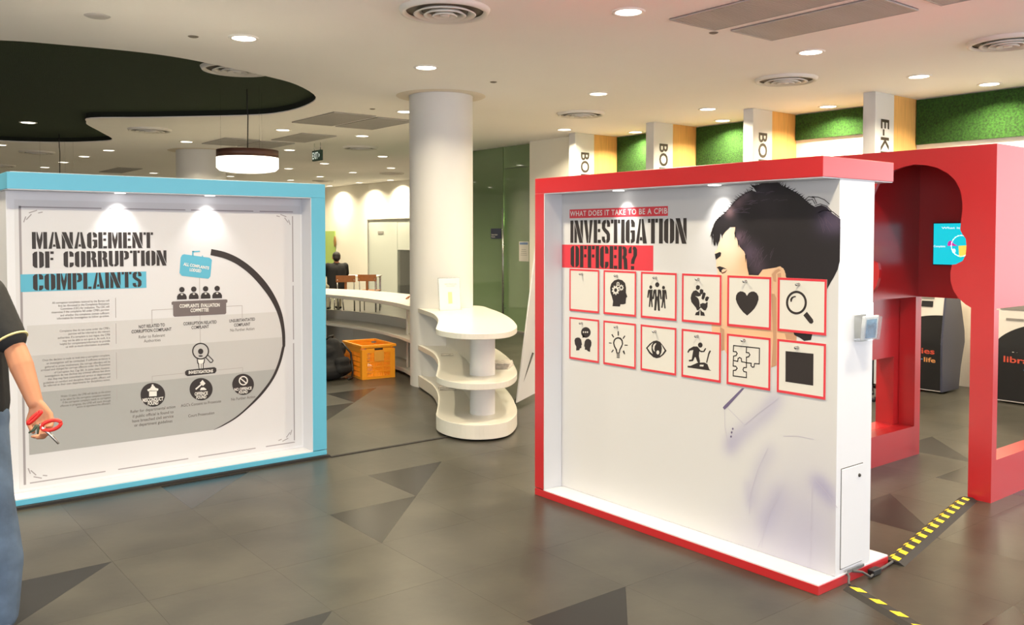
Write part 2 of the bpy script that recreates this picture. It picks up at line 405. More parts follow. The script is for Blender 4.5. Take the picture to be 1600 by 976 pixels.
# ------------------------------------------------------------------ signage fins and turf panels along the right wall
FINS = [(4.86, 'E-KIOSK', 'white and oak sign fin lettered E-K, nearest to the red booth'),
        (6.39, 'BORROW', 'white and oak sign fin lettered BO, second from the red booth'),
        (7.96, 'BORROW', 'white and oak sign fin lettered BO, third from the red booth'),
        (9.49, 'BORROW', 'white and oak sign fin lettered BO, farthest, beside the green glass room')]
for v, word, lbl in FINS:
    r = tag(empty('sign_fin', (9.2, v+.07, 0)), lbl, 'sign fin', 'sign fins along the right wall')
    MB().box((8.70, v, 0), (9.08, v+.14, CEIL)).build('white_panel', 'white_satin', r, bevel=.004)
    MB().box((9.08, v+.012, 0), (9.598, v+.128, CEIL)).build('oak_panel', 'wood', r)
    tm = MB(); vs, fs = textmesh(word, .02)
    x1 = max(p.x for p in vs); hgt = .16/ .7
    tm.add([(8.815 + p.y*hgt, v-.003, 2.855 - p.x*hgt) for p in vs], fs)
    for f in tm.f: pass
    tm.build('lettering', 'letter_dark', r)
tag(MB().box((8.925, 9.665, 0), (8.948, 9.80, CEIL)).build('oak_strip', 'wood', None), 'narrow oak strip left of the farthest sign fin', 'wall trim')
bays = [(2.2, 4.86, 2.62), (5.0, 6.39, 2.80), (6.53, 7.96, 2.35), (8.10, 9.49, 2.35)]
for (a, b, zb), lbl in zip(bays, ['widest green turf wall panel above the kiosks', 'green turf wall panel between the E-K fin and the next', 'green turf wall panel in the middle bay', 'green turf wall panel in the farthest bay']):
    tag(MB().box((9.56, a, zb), (9.598, b, CEIL-.01)).build('turf_panel', 'turf'), lbl, 'turf panel', 'turf panels on the right wall')

# ------------------------------------------------------------------ print helpers
class Sheet:
    """a flat print: s to the right, t up; off = distance in front of the board"""
    def __init__(s, kind, d): s.kind = kind; s.d = d
    def px(s, x, y):
        p = pv(x, y, s.d) if s.kind == 'v' else pu(x, y, s.d)
        return (p.x, p.z) if s.kind == 'v' else (-p.y, p.z)
    def fn(s, off):
        if s.kind == 'v': return lambda a, b: (a, s.d-off, b)
        return lambda a, b: (s.d-off, -a, b)
    def fn3(s, base=0):
        if s.kind == 'v': return lambda a, b, t: (a, s.d-base-t, b)
        return lambda a, b, t: (s.d-base-t, -a, b)
L_ = .0006
def zoomer(x0, y0, x1, y1, w, h): return lambda x, y: (x0+x*(x1-x0)/w, y0+y*(y1-y0)/h)
def stroke(mb, fn, pts, w, closed=False):
    pts = [Vector(p) for p in pts]; n = len(pts)
    for i in range(n if closed else n-1):
        a, b = pts[i], pts[(i+1) % n]; d = (b-a)
        if d.length < 1e-7: continue
        d.normalize(); q = Vector((-d.y, d.x))*w/2; e = d*w/2*.9
        mb.add([fn(*(a-e+q)), fn(*(a-e-q)), fn(*(b+e-q)), fn(*(b+e+q))], [(0, 1, 2, 3)])
def ellipse(cx, cy, rx, ry, n=24, a0=0): return [(cx+rx*math.cos(a0+2*math.pi*i/n), cy+ry*math.sin(a0+2*math.pi*i/n)) for i in range(n)]
def rrect(x0, y0, x1, y1, r, n=4):
    o = []
    for cx, cy, a in ((x1-r, y1-r, 0), (x0+r, y1-r, 90), (x0+r, y0+r, 180), (x1-r, y0+r, 270)):
        for i in range(n+1): t = math.radians(a+90*i/n); o.append((cx+r*math.cos(t), cy+r*math.sin(t)))
    return o
# heavy stencil capitals on a unit-high grid
H_ = [(.20,1),(.08,.97),(0,.86),(0,.14),(.08,.03),(.20,0)]
def R_(a, b, c, d): return [(a, b), (c, b), (c, d), (a, d)]
def mir(p, w): return [(w-x, y) for x, y in p]
ST = {
 'I': (.18, [R_(0,0,.18,1)]),
 'O': (.48, [H_, mir(H_, .48)]),
 'C': (.45, [H_, [(.26,1),(.38,.97),(.45,.86),(.45,.66),(.27,.66),(.27,.80),(.26,.84)], [(.26,0),(.38,.03),(.45,.14),(.45,.30),(.27,.30),(.27,.20),(.26,.16)]]),
 'G': (.47, [H_, [(.27,1),(.38,.97),(.46,.86),(.46,.68),(.29,.68),(.29,.80),(.27,.84)], [(.27,0),(.38,.03),(.47,.10),(.47,.54),(.25,.54),(.25,.44),(.31,.44),(.31,.18),(.27,.15)]]),
 'N': (.50, [[(0,0),(.15,0),(.15,.44),(0,.90)], [(0,1),(.20,1),(.50,0),(.30,0)], [(.35,1),(.50,1),(.50,.10),(.35,.58)]]),
 'M': (.66, [R_(0,0,.17,1), [(.20,1),(.24,1),(.33,.55),(.42,1),(.46,1),(.46,.55),(.37,0),(.29,0),(.20,.55)], R_(.49,0,.66,1)]),
 'A': (.54, [[(0,0),(.15,0),(.25,1),(.17,1)], [(.28,1),(.37,1),(.54,0),(.35,0),(.31,.36)], [(.19,.12),(.32,.12),(.30,.26),(.21,.26)]]),
 'E': (.40, [R_(0,0,.19,1), R_(.23,.84,.38,1), R_(.23,.47,.36,.61), R_(.22,0,.40,.14)]),
 'F': (.38, [R_(0,0,.19,1), R_(.23,.84,.38,1), R_(.23,.47,.36,.61)]),
 'T': (.48, [R_(.15,0,.33,1), R_(0,.84,.12,1), R_(.36,.84,.48,1)]),
 'R': (.46, [R_(0,0,.18,1), [(.21,1),(.36,.97),(.43,.86),(.43,.62),(.37,.53),(.44,.44),(.47,0),(.29,0),(.26,.42),(.21,.46),(.21,.58),(.25,.60),(.25,.86),(.21,.87)]]),
 'P': (.44, [R_(0,0,.18,1), [(.21,1),(.36,.97),(.44,.86),(.44,.56),(.36,.46),(.21,.42),(.21,.55),(.26,.58),(.26,.86),(.21,.87)]]),
 'U': (.46, [[(0,1),(.17,1),(.17,.17),(.21,.13),(.21,0),(.08,.03),(0,.14)], [(.29,1),(.46,1),(.46,.14),(.38,.03),(.25,0),(.25,.13),(.29,.17)]]),
 'L': (.38, [R_(0,0,.19,1), R_(.22,0,.38,.14)]),
 'S': (.44, [[(.22,1),(.08,.97),(0,.86),(0,.64),(.08,.52),(.26,.36),(.27,.18),(.24,.13),(.24,0),(.37,.03),(.44,.14),(.44,.38),(.37,.50),(.18,.66),(.18,.82),(.22,.86)], [(.26,1),(.38,.97),(.44,.86),(.44,.70),(.28,.70),(.28,.82),(.26,.86)], [(.20,0),(.07,.03),(0,.14),(0,.28),(.16,.28),(.16,.17),(.20,.13)]]),
 'V': (.50, [[(0,1),(.18,1),(.27,.30),(.24,0),(.16,0)], [(.33,1),(.50,1),(.36,0),(.27,0),(.29,.20)]]),
 '?': (.42, [[(.24,1),(.36,.97),(.42,.86),(.42,.62),(.32,.42),(.28,.24),(.12,.24),(.14,.42),(.24,.60),(.24,.84),(.20,.88)], [(.16,1),(.05,.96),(0,.84),(0,.70),(.15,.70),(.15,.84)], R_(.12,0,.28,.15)]),
 ' ': (.32, [])}
def stencil(mb, fn, word, s0, s1, t0, t1, gap=.055):
    W = sum(ST[c][0] for c in word) + gap*(len(word)-1); kx = (s1-s0)/W; x = 0
    for c in word:
        w_, ps = ST[c]
        for p in ps: mb.flat([(s0+(x+a)*kx, t0+b*(t1-t0)) for a, b in p], fn)
        x += w_ + gap

# ------------------------------------------------------------------ blue display panel
VB = 5.965; B0, B1, BV = .87, 2.885, 5.813; BT = 1.979
bp = tag(empty('display_panel', (1.88, 6.15, 0)), 'sky blue framed display panel titled Management of Corruption Complaints', 'display panel')
MB().box((B0, BV, BT-.098), (B1, 6.415, BT)).build('header', 'blue_paint', bp, bevel=.002)
MB().box((B0+.02, BV+.02, BT), (B1-.02, 6.40, BT+.004)).build('bounce_sheet', 'white_satin', bp)  # unseen white sheet added to keep blue bounce off the ceiling
MB().box((B1-.108, BV, .055), (B1, 6.415, BT-.098)).build('stile', 'blue_paint', bp, bevel=.002)
MB().box((B0, BV, .016), (B1, 6.415, .05)).build('base', 'blue_paint', bp, bevel=.002)
MB().box((B0+.002, BV+.002, .05), (B1-.108, 6.413, .056)).build('base_top', 'white_gloss', bp)
MB().box((B1-.112, BV+.003, .056), (B1-.1075, VB-.001, BT-.1)).build('jamb_lining', 'white_gloss', bp)
MB().box((B0+.004, BV+.003, BT-.102), (B1-.11, 6.412, BT-.0975)).build('header_lining', 'white_gloss', bp)
MB().box((B0+.015, VB, .056), (B1-.11, 6.26, BT-.102)).build('board', 'white_gloss', bp, bevel=.002)
MB().box((B0-.01, BV-.03, 0), (B1+.01, 6.425, .016)).build('floor_tape', 'rubber', bp)
def spot(parent, loc, aim, watts):
    o = MB().lathe([(.001, -.001), (.026, -.001), (.032, -.0005), (.034, .003)], loc, 20).build('spotlight', 'spot_lens', parent)
    l = bpy.data.lights.new('spot_beam', 'SPOT'); l.energy = watts; l.color = (1, .95, .86); l.spot_size = 1.5; l.spot_blend = .9; l.shadow_soft_size = .02
    lo = bpy.data.objects.new('spot_beam', l); COL.objects.link(lo); lo.location = (loc[0], loc[1], loc[2]-.012)
    lo.rotation_euler = (Vector(aim)-Vector(loc)).to_track_quat('-Z', 'Y').to_euler(); lo.parent = parent; lo.matrix_parent_inverse = parent.matrix_basis.inverted()
bs = Sheet('v', VB)
for x in (183, 322):
    s = bs.px(x, 330)[0]; spot(bp, (s, BV+.075, BT-.104), (s, VB, 1.55), 10)
poster = MB().box((.93, VB-.0012, .075), (B1-.125, VB, BT-.155)).build('poster', 'poster_white', bp)
bs = Sheet('v', VB-.0012)
def bsub(name, m, fill, layer, parent=poster):
    mb = MB(); fill(mb, bs.fn(L_*layer)); return mb.build(name, m, parent)
Z4 = zoomer(190, 380, 460, 560, 1464, 976); Z5 = zoomer(180, 520, 460, 690, 1600, 971); ZT = zoomer(20, 340, 280, 480, 1600, 862); ZP = zoomer(50, 455, 190, 640, 739, 976)
q4 = lambda x, y: bs.px(*Z4(x, y)); q5 = lambda x, y: bs.px(*Z5(x, y)); qt = lambda x, y: bs.px(*ZT(x, y)); qp = lambda x, y: bs.px(*ZP(x, y))
outer = [q4(*p) for p in [(760,48),(880,75),(1000,130),(1120,220),(1230,340),(1310,470),(1360,600),(1383,740),(1386,860)]] + [q5(*p) for p in [(1512,130),(1480,260),(1420,400),(1320,540),(1200,660),(1080,760),(960,830),(880,865)]]
inner = [q4(*p) for p in [(752,100),(870,128),(980,180),(1090,265),(1190,375),(1270,490),(1325,610),(1355,740),(1362,860)]] + [q5(*p) for p in [(1488,130),(1455,260),(1395,400),(1300,530),(1190,648),(1075,748),(955,822),(880,863)]]
outer = smooth_path(outer); inner = smooth_path(inner)
def at_t(t):
    for a, b in zip(inner[16:], inner[17:]):
        if a[1] >= t >= b[1]: f = (a[1]-t)/(a[1]-b[1]); return a[0]+(b[0]-a[0])*f + .006
    return inner[-1][0]
ts = [qp(739, 240)[1], qp(739, 475)[1], qp(739, 765)[1], q5(880, 863)[1]]
x0 = .985
for nm, (ta, tb), m in zip(('pale_band', 'grey_band', 'dark_band'), zip(ts, ts[1:]), ('band_a', 'band_b', 'band_c')):
    pts = [(x0, ta), (x0, tb)] + [(at_t(tb+(ta-tb)*i/8), tb+(ta-tb)*i/8) for i in range(9)]
    bsub(nm, m, lambda mb, fn: mb.flat(pts, fn), 1)
bsub('arc', 'ink_black', lambda mb, fn: [mb.add([fn(*outer[i]), fn(*outer[i+1]), fn(*inner[i+1]), fn(*inner[i])], [(0, 1, 2, 3)]) for i in range(len(outer)-1)], 2)
def title(mb, fn):
    for wd, l, r, yb, yt in [('MANAGEMENT', 185, 1350, 300, 137), ('OF CORRUPTION', 192, 1478, 485, 325)]:
        a = qt(l, (yb)); b = qt(l, yt); stencil(mb, fn, wd, a[0], qt(r, yb)[0], a[1], b[1])
    a = qt(195, 702); stencil(mb, fn, 'COMPLAINTS', a[0], qt(1238, 670)[0], a[1], qt(195, 542)[1])
bsub('title_lettering', 'ink_black', title, 2.5)
a = qt(76, 712); b = qt(1283, 516); bsub('title_strip', 'ink_blue', lambda mb, fn: mb.flat(R_(a[0], a[1]-.002, b[0], qt(76, 545)[1]), fn), 1.5)
# dashed border and corner ticks
fl, fr = bs.px(31, 330)[0], bs.px(457, 335)[0]; ft, fb = bs.px(457, 331)[1], bs.px(450, 692)[1]
def border(mb, fn):
    for a, b in ((0, .26), (.29, .56), (.585, .83), (.86, 1)):
        s = fl+(fr-fl)*a; e = fl+(fr-fl)*b
        stroke(mb, fn, [(s, ft), (e, ft)], .007); stroke(mb, fn, [(s+.03, fb), (e, fb)], .007)
    stroke(mb, fn, [(fl, ft), (fl, fb)], .013)
    for a, b in ((.02, .30), (.32, .55), (.57, .99)): stroke(mb, fn, [(fr, ft+(fb-ft)*a), (fr, ft+(fb-ft)*b)], .008)
    for cx, cy, sx, sy in ((fl, ft, 1, -1), (fr, ft, -1, -1), (fl, fb, 1, 1), (fr, fb, -1, 1)):
        for p, q in (((.035, .075), (.06, .045)), ((.05, .035), (.09, .02)), ((.02, .09), (.03, .06)), ((.1, .035), (.12, .03))):
            stroke(mb, fn, [(cx+sx*p[0], cy+sy*p[1]), (cx+sx*q[0], cy+sy*q[1])], .006)
bsub('border_line', 'ink_frame', border, 1)
def lines(mb, fn):
    def ln(pts, q): stroke(mb, fn, [q(*p) for p in pts], .0035)
    c = q4(660, 300)[0]; yb = q4(660, 360)[1]
    stroke(mb, fn, [(c, q4(660, 295)[1]), (c, q4(660, 850)[1])], .0035)
    yl = q4(420, 557)[1]
    stroke(mb, fn, [(q4(432, 557)[0], yl), (q4(256, 565)[0], yl), (q4(256, 565)[0], q4(256, 680)[1])], .0035)
    stroke(mb, fn, [(q4(890, 525)[0], yl), (q4(1020, 522)[0], yl), (q4(1020, 522)[0], q4(1020, 630)[1])], .0035)
    yl = q5(630, 357)[1]; xl = q5(330, 385)[0]; xr = q5(1137, 305)[0]
    stroke(mb, fn, [(xl, q5(330, 450)[1]), (xl, yl), (xr, yl), (xr, q5(1137, 360)[1])], .0035)
    for y0, y1 in ((55, 215), (265, 430), (505, 720), (800, 900)):
        s = qp(692, 300)[0]; stroke(mb, fn, [(s, qp(692, y0)[1]), (s, qp(692, y1)[1])], .0035)
bsub('connector_line', 'ink_line', lines, 1.5)
# suitcase
def case(mb, fn):
    mb.flat([q4(*p) for p in [(512,98),(530,92),(745,122),(765,140),(752,280),(735,300),(510,275),(490,250),(500,120)]], fn)
    for p in ([(597,65),(610,63),(610,105),(597,105)], [(597,65),(662,62),(665,72),(610,76)], [(680,103),(690,103),(690,118),(680,118)]): mb.flat([q4(*c) for c in p], fn)
bsub('suitcase_symbol', 'ink_blue', case, 2)
def rot_text(mb, fn, body, L, Rr, h, q, bold=.02):
    a, b = Vector(q(*L)), Vector(q(*Rr)); vs, fs = textmesh(body, bold); x0 = min(v.x for v in vs); x1 = max(v.x for v in vs); y1 = max(v.y for v in vs)
    d = b-a; nn = Vector((-d.y, d.x)).normalized()*h/y1
    mb.add([fn(*(a+d*((v.x-x0)/(x1-x0))+nn*v.y)) for v in vs], fs)
for body, *ar in [('ALL COMPLAINTS', (522,186), (738,222), .020, q4, .03), ('LODGED', (575,234), (672,246), .020, q4, .03), ('COMPLAINTS  EVALUATION', (490,545), (830,535), .024, q4, .03), ('COMMITTEE', (583,582), (737,575), .024, q4, .03), ('INVESTIGATIONS', (655,366), (873,350), .021, q5, .03), ('MISCONDUCT', (243,616), (428,600), .024, q5, .03), ('FOUND', (290,644), (384,636), .024, q5, .03), ('OFFENCE', (708,557), (825,548), .022, q5, .03), ('FOUND', (723,588), (812,581), .022, q5, .03), ('NO OFFENCE', (1062,517), (1217,502), .020, q5, .03), ('FOUND', (1103,542), (1182,535), .020, q5, .03)]:
    bsub('white_lettering', 'ink_white', lambda mb, fn: rot_text(mb, fn, body, *ar), 4)
def desk(mb, fn): mb.flat([q4(*p) for p in [(422,500),(432,492),(885,474),(897,480),(895,500),(886,505),(886,590),(876,600),(448,622),(437,612),(435,520),(424,520)]], fn)
bsub('committee_desk', 'ink_grey', desk, 2)
for x, y in ((510, 392), (611, 388), (711, 385), (809, 382)):
    def member(mb, fn):
        mb.flat([q4(*p) for p in ellipse(x, y, 23, 23)], fn); mb.flat([q4(x+dx, y+dy) for dx, dy in ((-41,84),(-41,58),(-30,38),(-12,30),(12,30),(30,38),(41,58),(41,82))], fn)
    o = bsub('committee_member', 'ink_black', member, 3)
    mb = MB(); mb.flat([q4(x+dx, y+dy) for dx, dy in ((-12,40),(0,50),(12,40),(0,34))], bs.fn(L_*4.5)); mb.build('white_collar', 'ink_white', poster)
def lens_man(mb, fn):
    mb.flat([q4(*p) for p in ellipse(669, 915, 22, 24)], fn); mb.flat([q5(*p) for p in ellipse(762, 205, 20, 7)], fn)
    mb.flat([q5(*p) for p in ellipse(762, 162, 76, 75, 36)], fn, [[q5(*p) for p in ellipse(762, 162, 65, 64, 36)]])
    stroke(mb, fn, [q5(*p) for p in [(812,222),(848,262),(862,262),(873,247),(868,238),(830,200)]], .006)
    stroke(mb, fn, [q5(*p) for p in [(732,235),(736,268),(745,275),(748,315)]], .006); stroke(mb, fn, [q5(*p) for p in [(797,235),(792,265),(784,272),(784,312)]], .006)
    stroke(mb, fn, [q5(*p) for p in [(766,275),(766,312)]], .005)
bsub('investigator_symbol', 'ink_black', lens_man, 3)
bsub('investigations_pill', 'ink_black', lambda mb, fn: mb.flat([q5(*p) for p in [(640,330),(885,304),(902,315),(903,340),(890,358),(645,384),(625,372),(622,345)]], fn), 3)
for x, y, r in ((335, 551, 110), (766, 501, 103), (1141, 458, 97)): bsub('outcome_disc', 'ink_black', lambda mb, fn: mb.flat([q5(*p) for p in ellipse(x, y, r, r*.97, 32)], fn), 3)
def sym_podium(mb, fn): mb.flat([q5(*p) for p in [(302,515),(370,512),(370,562),(302,566)]], fn); mb.flat([q5(*p) for p in [(285,505),(312,492),(322,475),(348,472),(358,488),(385,498),(380,515),(292,520)]], fn); mb.flat([q5(*p) for p in ellipse(333, 466, 9, 9)], fn)
def sym_gavel(mb, fn): stroke(mb, fn, [q5(*p) for p in [(722,498),(768,458)]], .010); mb.flat([q5(*p) for p in [(755,445),(778,418),(805,450),(782,472)]], fn); mb.flat([q5(*p) for p in [(755,510),(765,488),(790,484),(812,500),(812,508)]], fn)
def sym_no(mb, fn): mb.flat([q5(*p) for p in ellipse(1143, 425, 41, 42)], fn, [[q5(*p) for p in ellipse(1143, 425, 31, 32)]]); stroke(mb, fn, [q5(1118,405), q5(1168,447)], .008)
def sym_shirt(mb, fn): mb.flat([q5(*p) for p in [(738,238),(792,236),(784,268),(780,312),(770,312),(766,280),(762,312),(752,312),(746,270)]], fn)
for nm_, f_ in (('podium_symbol', sym_podium), ('gavel_symbol', sym_gavel), ('no_entry_symbol', sym_no), ('white_trousers', sym_shirt)): bsub(nm_, 'ink_white', f_, 4.5 if nm_ != 'white_trousers' else 2.5)
for body, L, Rr, h in [('NOT RELATED TO', (145,720), (366,702), .021), ('CORRUPTION COMPLAINT', (84,762), (422,738), .021), ('CORRUPTION RELATED', (523,694), (805,677), .021), ('COMPLAINT', (592,726), (740,716), .021),
                        ('UNSUBSTANTIATED', (912,670), (1130,653), .021), ('COMPLAINT', (952,705), (1090,695), .021)]:
    bsub('heading_lettering', 'ink_black', lambda mb, fn: rot_text(mb, fn, body, L, Rr, h, q4, .02), 2)
for body, L, Rr, h in [('Refer to Relevant', (145,806), (368,788), .02), ('Authorities', (188,840), (330,828), .02), ('No Further Action', (920,748), (1125,732), .02)]: bsub('caption_lettering', 'ink_small', lambda mb, fn: rot_text(mb, fn, body, L, Rr, h, q4, .004), 2)
for body, L, Rr in [('Refer for departmental action', (136,715), (537,668)), ('if public official is found to', (156,757), (520,714)), ('have breached civil service', (152,799), (520,752)), ('or department guidelines', (170,836), (510,795)), ("AGC's Consent to Prosecute", (586,660), (945,618)), ('Court Prosecution', (652,752), (885,722)), ('No Further Action', (1035,604), (1250,578))]: bsub('caption_lettering', 'ink_small', lambda mb, fn: rot_text(mb, fn, body, L, Rr, .019, q5, .010), 2)
PAR = [('All corruption complaints received by the Bureau will', 165, 637, 84), ('first be discussed in the Complaints Evaluation', 215, 637, 109), ('Committee (CEC) for evaluation. The CEC will', 235, 637, 134), ('determine if the complaints fall under CPIB’s purview', 160, 637, 159), ('and whether the complaints contain sufficient', 233, 637, 186), ('information for investigation to follow up action.', 205, 637, 210),
         ('Complaints that do not come under the CPIB’s', 228, 641, 311), ('purview will be referred to the relevant', 300, 643, 337), ('authorities. If a complaint is too vague, the CPIB', 212, 643, 364), ('may not be able to act upon it. As such, it is', 252, 643, 390), ('helpful for complainants/informants to provide', 230, 643, 415), ('us with as much information as possible.', 278, 640, 440),
         ('Once the decision is made to look into a corruption complaint,', 85, 643, 533), ('an investigation will be conducted. If sufficient evidence is', 120, 643, 560), ('gathered to prove involvement, the corrupt offenders will be', 105, 645, 587), ('arrested and charged for corrupt offences under the Prevention', 72, 645, 610), ('of Corruption Act, Cap 241. In some cases, however,', 182, 645, 637), ('investigations do not disclose any criminal offence but show', 105, 645, 660), ('that they may have committed civil service or departmental', 130, 645, 686), ('guidelines on conduct and discipline; these public officers will', 92, 645, 712), ('be referred to their own departments for disciplinary action.', 95, 645, 735),
         ('Within 12 years, the CPIB will decide on the action', 236, 648, 832), ('to be taken for the corruption complaint received.', 233, 648, 858), ('If the corruption complaint needs to corruption', 252, 648, 882), ('offences in progress, the CPIB will work through', 232, 648, 908), ('action to apprehend the offenders.', 370, 648, 930)]
for a_i, b_i in ((0, 6), (6, 12), (12, 21), (21, 26)):
    def para(mb, fn):
        for body, l, r, y in PAR[a_i:b_i]: e = qp(r, y); add_text(mb, body, fn, qp(l, y)[0], e[0], e[1]-.004, e[1]+.0135, .0)
    bsub('paragraph_lettering', 'ink_small', para, 2)
# black cable strip from the panel to the shelf
tag(MB().box((B1+.012, 5.765, 0), (3.98, 5.795, .006)).build('floor_tape', 'rubber'), 'thin black tape line on the floor from blue panel to shelf', 'tape')

# ------------------------------------------------------------------ red display panel
UR = 3.615; R0, R1 = 2.178, 4.15; RU0, RU1 = 3.47, 4.073; RTOP = 1.957
rp = tag(empty('display_panel', (3.77, 3.16, 0)), 'red framed display panel titled Investigation Officer, with pinned cards', 'display panel')
MB().box((RU0, R0, RTOP-.092), (RU1, R1, RTOP)).build('header', 'red_paint', rp, bevel=.002)
MB().box((RU0, R1-.082, .047), (RU1, R1, RTOP-.092)).build('stile', 'red_paint', rp, bevel=.002)
MB().box((RU0, R0, 0), (RU1, R1, .042)).build('base', 'red_paint', rp, bevel=.002)
MB().box((RU0+.002, R0+.002, .042), (RU1-.002, R1-.082, .048)).build('base_top', 'white_gloss', rp)
MB().box((RU0+.003, R1-.0825, .048), (UR-.001, R1-.087, RTOP-.094)).build('jamb_lining', 'white_gloss', rp)
MB().box((RU0+.003, R0+.004, RTOP-.096), (RU1-.003, R1-.083, RTOP-.0915)).build('header_lining', 'white_gloss', rp)
body = MB().box((UR, R0+.006, .048), (3.912, R1-.084, RTOP-.096)).build('board', 'white_gloss', rp, bevel=.002)
dd = MB().box((3.655, R0+.001, .076), (3.835, R0+.0065, .536)).build('access_door', 'white_gloss', rp, bevel=.0015)
MB().lathe([(.0, -.006), (.007, -.006), (.009, 0)], (3.80, R0+.001, .487), 12, 'y').build('lock', 'dark_metal', dd)
MB().box((3.652, R0+.0045, .072), (3.838, R0+.0062, .540)).build('door_gap', 'grille_dark', dd)
rs = Sheet('u', UR)
for x in (980, 1130):
    v = -rs.px(x, 320)[0]; spot(rp, (RU0+.075, v, RTOP-.098), (UR, v, 1.55), 7)
# printed sheet whose colour fades softly to lavender where the shirt is
ZR4 = zoomer(1100, 280, 1320, 440, 1342, 976); ZR5 = zoomer(1080, 580, 1330, 920, 718, 976); ZC1 = zoomer(880, 415, 1060, 590, 1004, 976); ZC2 = zoomer(1050, 420, 1310, 630, 1208, 976); ZR6 = zoomer(875, 310, 1085, 430, 1600, 914)
r4 = lambda x, y: rs.px(*ZR4(x, y)); r5 = lambda x, y: rs.px(*ZR5(x, y)); c1 = lambda x, y: rs.px(*ZC1(x, y)); c2 = lambda x, y: rs.px(*ZC2(x, y)); r6 = lambda x, y: rs.px(*ZR6(x, y))
blot = []
for pts, rad, amt in [([(385,120),(330,195),(250,260),(190,310),(165,360)], .032, .42), ([(360,350),(310,430),(280,530),(270,620)], .03, .26), ([(250,500),(265,620)], .018, .3), ([(400,540),(350,640),(320,720)], .04, .30), ([(430,560),(480,660),(520,780)], .13, .30), ([(560,490),(600,530),(650,600)], .03, .48), ([(600,660),(620,800)], .12, .34), ([(420,780),(470,860),(600,890)], .13, .26), ([(220,700),(290,760),(300,860)], .12, .16), ([(560,330),(600,430)], .13, .14)]:
    P = [Vector(r5(*p)) for p in pts]
    for a, b in zip(P, P[1:]):
        for i in range(4): blot.append((a+(b-a)*i/4, rad, amt/1.6))
def shirt(s, t):
    k = 0
    for c, r, m_ in blot:
        d2_ = ((s-c.x)**2+(t-c.y)**2)/(r*r)
        if d2_ < 9: k = 1-(1-k)*(1-m_*(.8 if r < .06 else .30)*math.exp(-d2_*.5))
    return k
pm = bpy.data.materials.new('portrait_print'); pm.use_nodes = True; nt = pm.node_tree; ca = nt.nodes.new('ShaderNodeVertexColor'); ca.layer_name = 'print'
nt.links.new(ca.outputs[0], nt.nodes['Principled BSDF'].inputs['Base Color']); nt.nodes['Principled BSDF'].inputs['Roughness'].default_value = .42; MATS['portrait_print'] = pm
NS, NT = 90, 84; sA, sB, tA, tB = -(R1-.088), -(R0+.007), .05, RTOP-.098
mb = MB(); fn = rs.fn(.0012); vs = [fn(sA+(sB-sA)*i/NS, tA+(tB-tA)*j/NT) for j in range(NT+1) for i in range(NS+1)]
mb.add(vs, [(j*(NS+1)+i, j*(NS+1)+i+1, (j+1)*(NS+1)+i+1, (j+1)*(NS+1)+i) for j in range(NT) for i in range(NS)])
rposter = mb.build('poster', 'portrait_print', rp)
at = rposter.data.color_attributes.new('print', 'FLOAT_COLOR', 'POINT')
ba, la = lin((202, 202, 204)), lin((146, 141, 182))
for i, vtx in enumerate(rposter.data.vertices):
    k = min(.7, shirt(-vtx.co.y, vtx.co.z)); at.data[i].color = tuple(ba[q]*(1-k)+la[q]*k for q in range(3)) + (1,)
rs = Sheet('u', UR-.0012)
def rsub(name, m, fill, layer, parent=rposter):
    mb = MB(); fill(mb, rs.fn(L_*layer)); return mb.build(name, m, parent)
face = [r4(*p) for p in [(320,430),(200,500),(150,580),(128,660),(105,690),(104,730),(118,775),(116,830),(132,880),(120,976)]] + [c2(*p) for p in [(318,60),(300,120),(325,150),(296,200),(305,245),(286,300),(290,460),(330,575),(360,595),(382,588),(420,660),(560,740),(720,715),(790,640),(900,520),(905,440),(880,300),(860,80)]] + [r4(*p) for p in [(900,800),(700,560)]]
def toned(name, poly, base, spots, layer):
    """printed shape whose ink blends between tones"""
    me = bpy.data.meshes.new(name); mb = MB(); mb.flat(poly, rs.fn(L_*layer)); me = mb.mesh(name); bm = bmesh.new(); bm.from_mesh(me)
    for _ in range(5):
        es = [e for e in bm.edges if e.calc_length() > .018]
        if not es: break
        bmesh.ops.subdivide_edges(bm, edges=es, cuts=1, use_grid_fill=False); bmesh.ops.triangulate(bm, faces=bm.faces)
    bm.to_mesh(me); bm.free(); o = bpy.data.objects.new(name, me); COL.objects.link(o); me.materials.append(pm); o.parent = rposter
    at_ = me.color_attributes.new('print', 'FLOAT_COLOR', 'POINT'); b_ = lin(base)
    for i, vt in enumerate(me.vertices):
        c_ = list(b_[:3])
        for (sx, sy), r_, rgb, am in spots:
            k_ = am*math.exp(-.5*(((-vt.co.y-sx)**2+(vt.co.z-sy)**2)/(r_*r_))); l_ = lin(rgb); c_ = [c_[q]*(1-k_)+l_[q]*k_ for q in range(3)]
        at_.data[i].color = (*c_, 1)
    return o
toned('portrait_face', face, (222, 182, 148), [(r4(210, 640), .07, (244, 222, 200), .9), (r4(160, 800), .05, (238, 206, 178), .8), (r4(400, 800), .03, (222, 172, 132), .7), (c2(600, 450), .12, (226, 178, 140), .6), (c2(740, 500), .05, (214, 164, 124), .7), (c2(360, 480), .03, (206, 160, 132), .7), (c2(740, 680), .06, (236, 200, 176), .7)], 1)
for q in ([(350,420),(380,440),(382,588),(360,594),(352,560)], [(720,180),(760,180),(760,700),(722,715),(735,500)], [(820,470),(905,470),(905,520),(830,510)]): rsub('portrait_jaw_tone', 'skin_shade_ink', lambda mb, fn: mb.flat([c2(*p) for p in q], fn), 1.5)
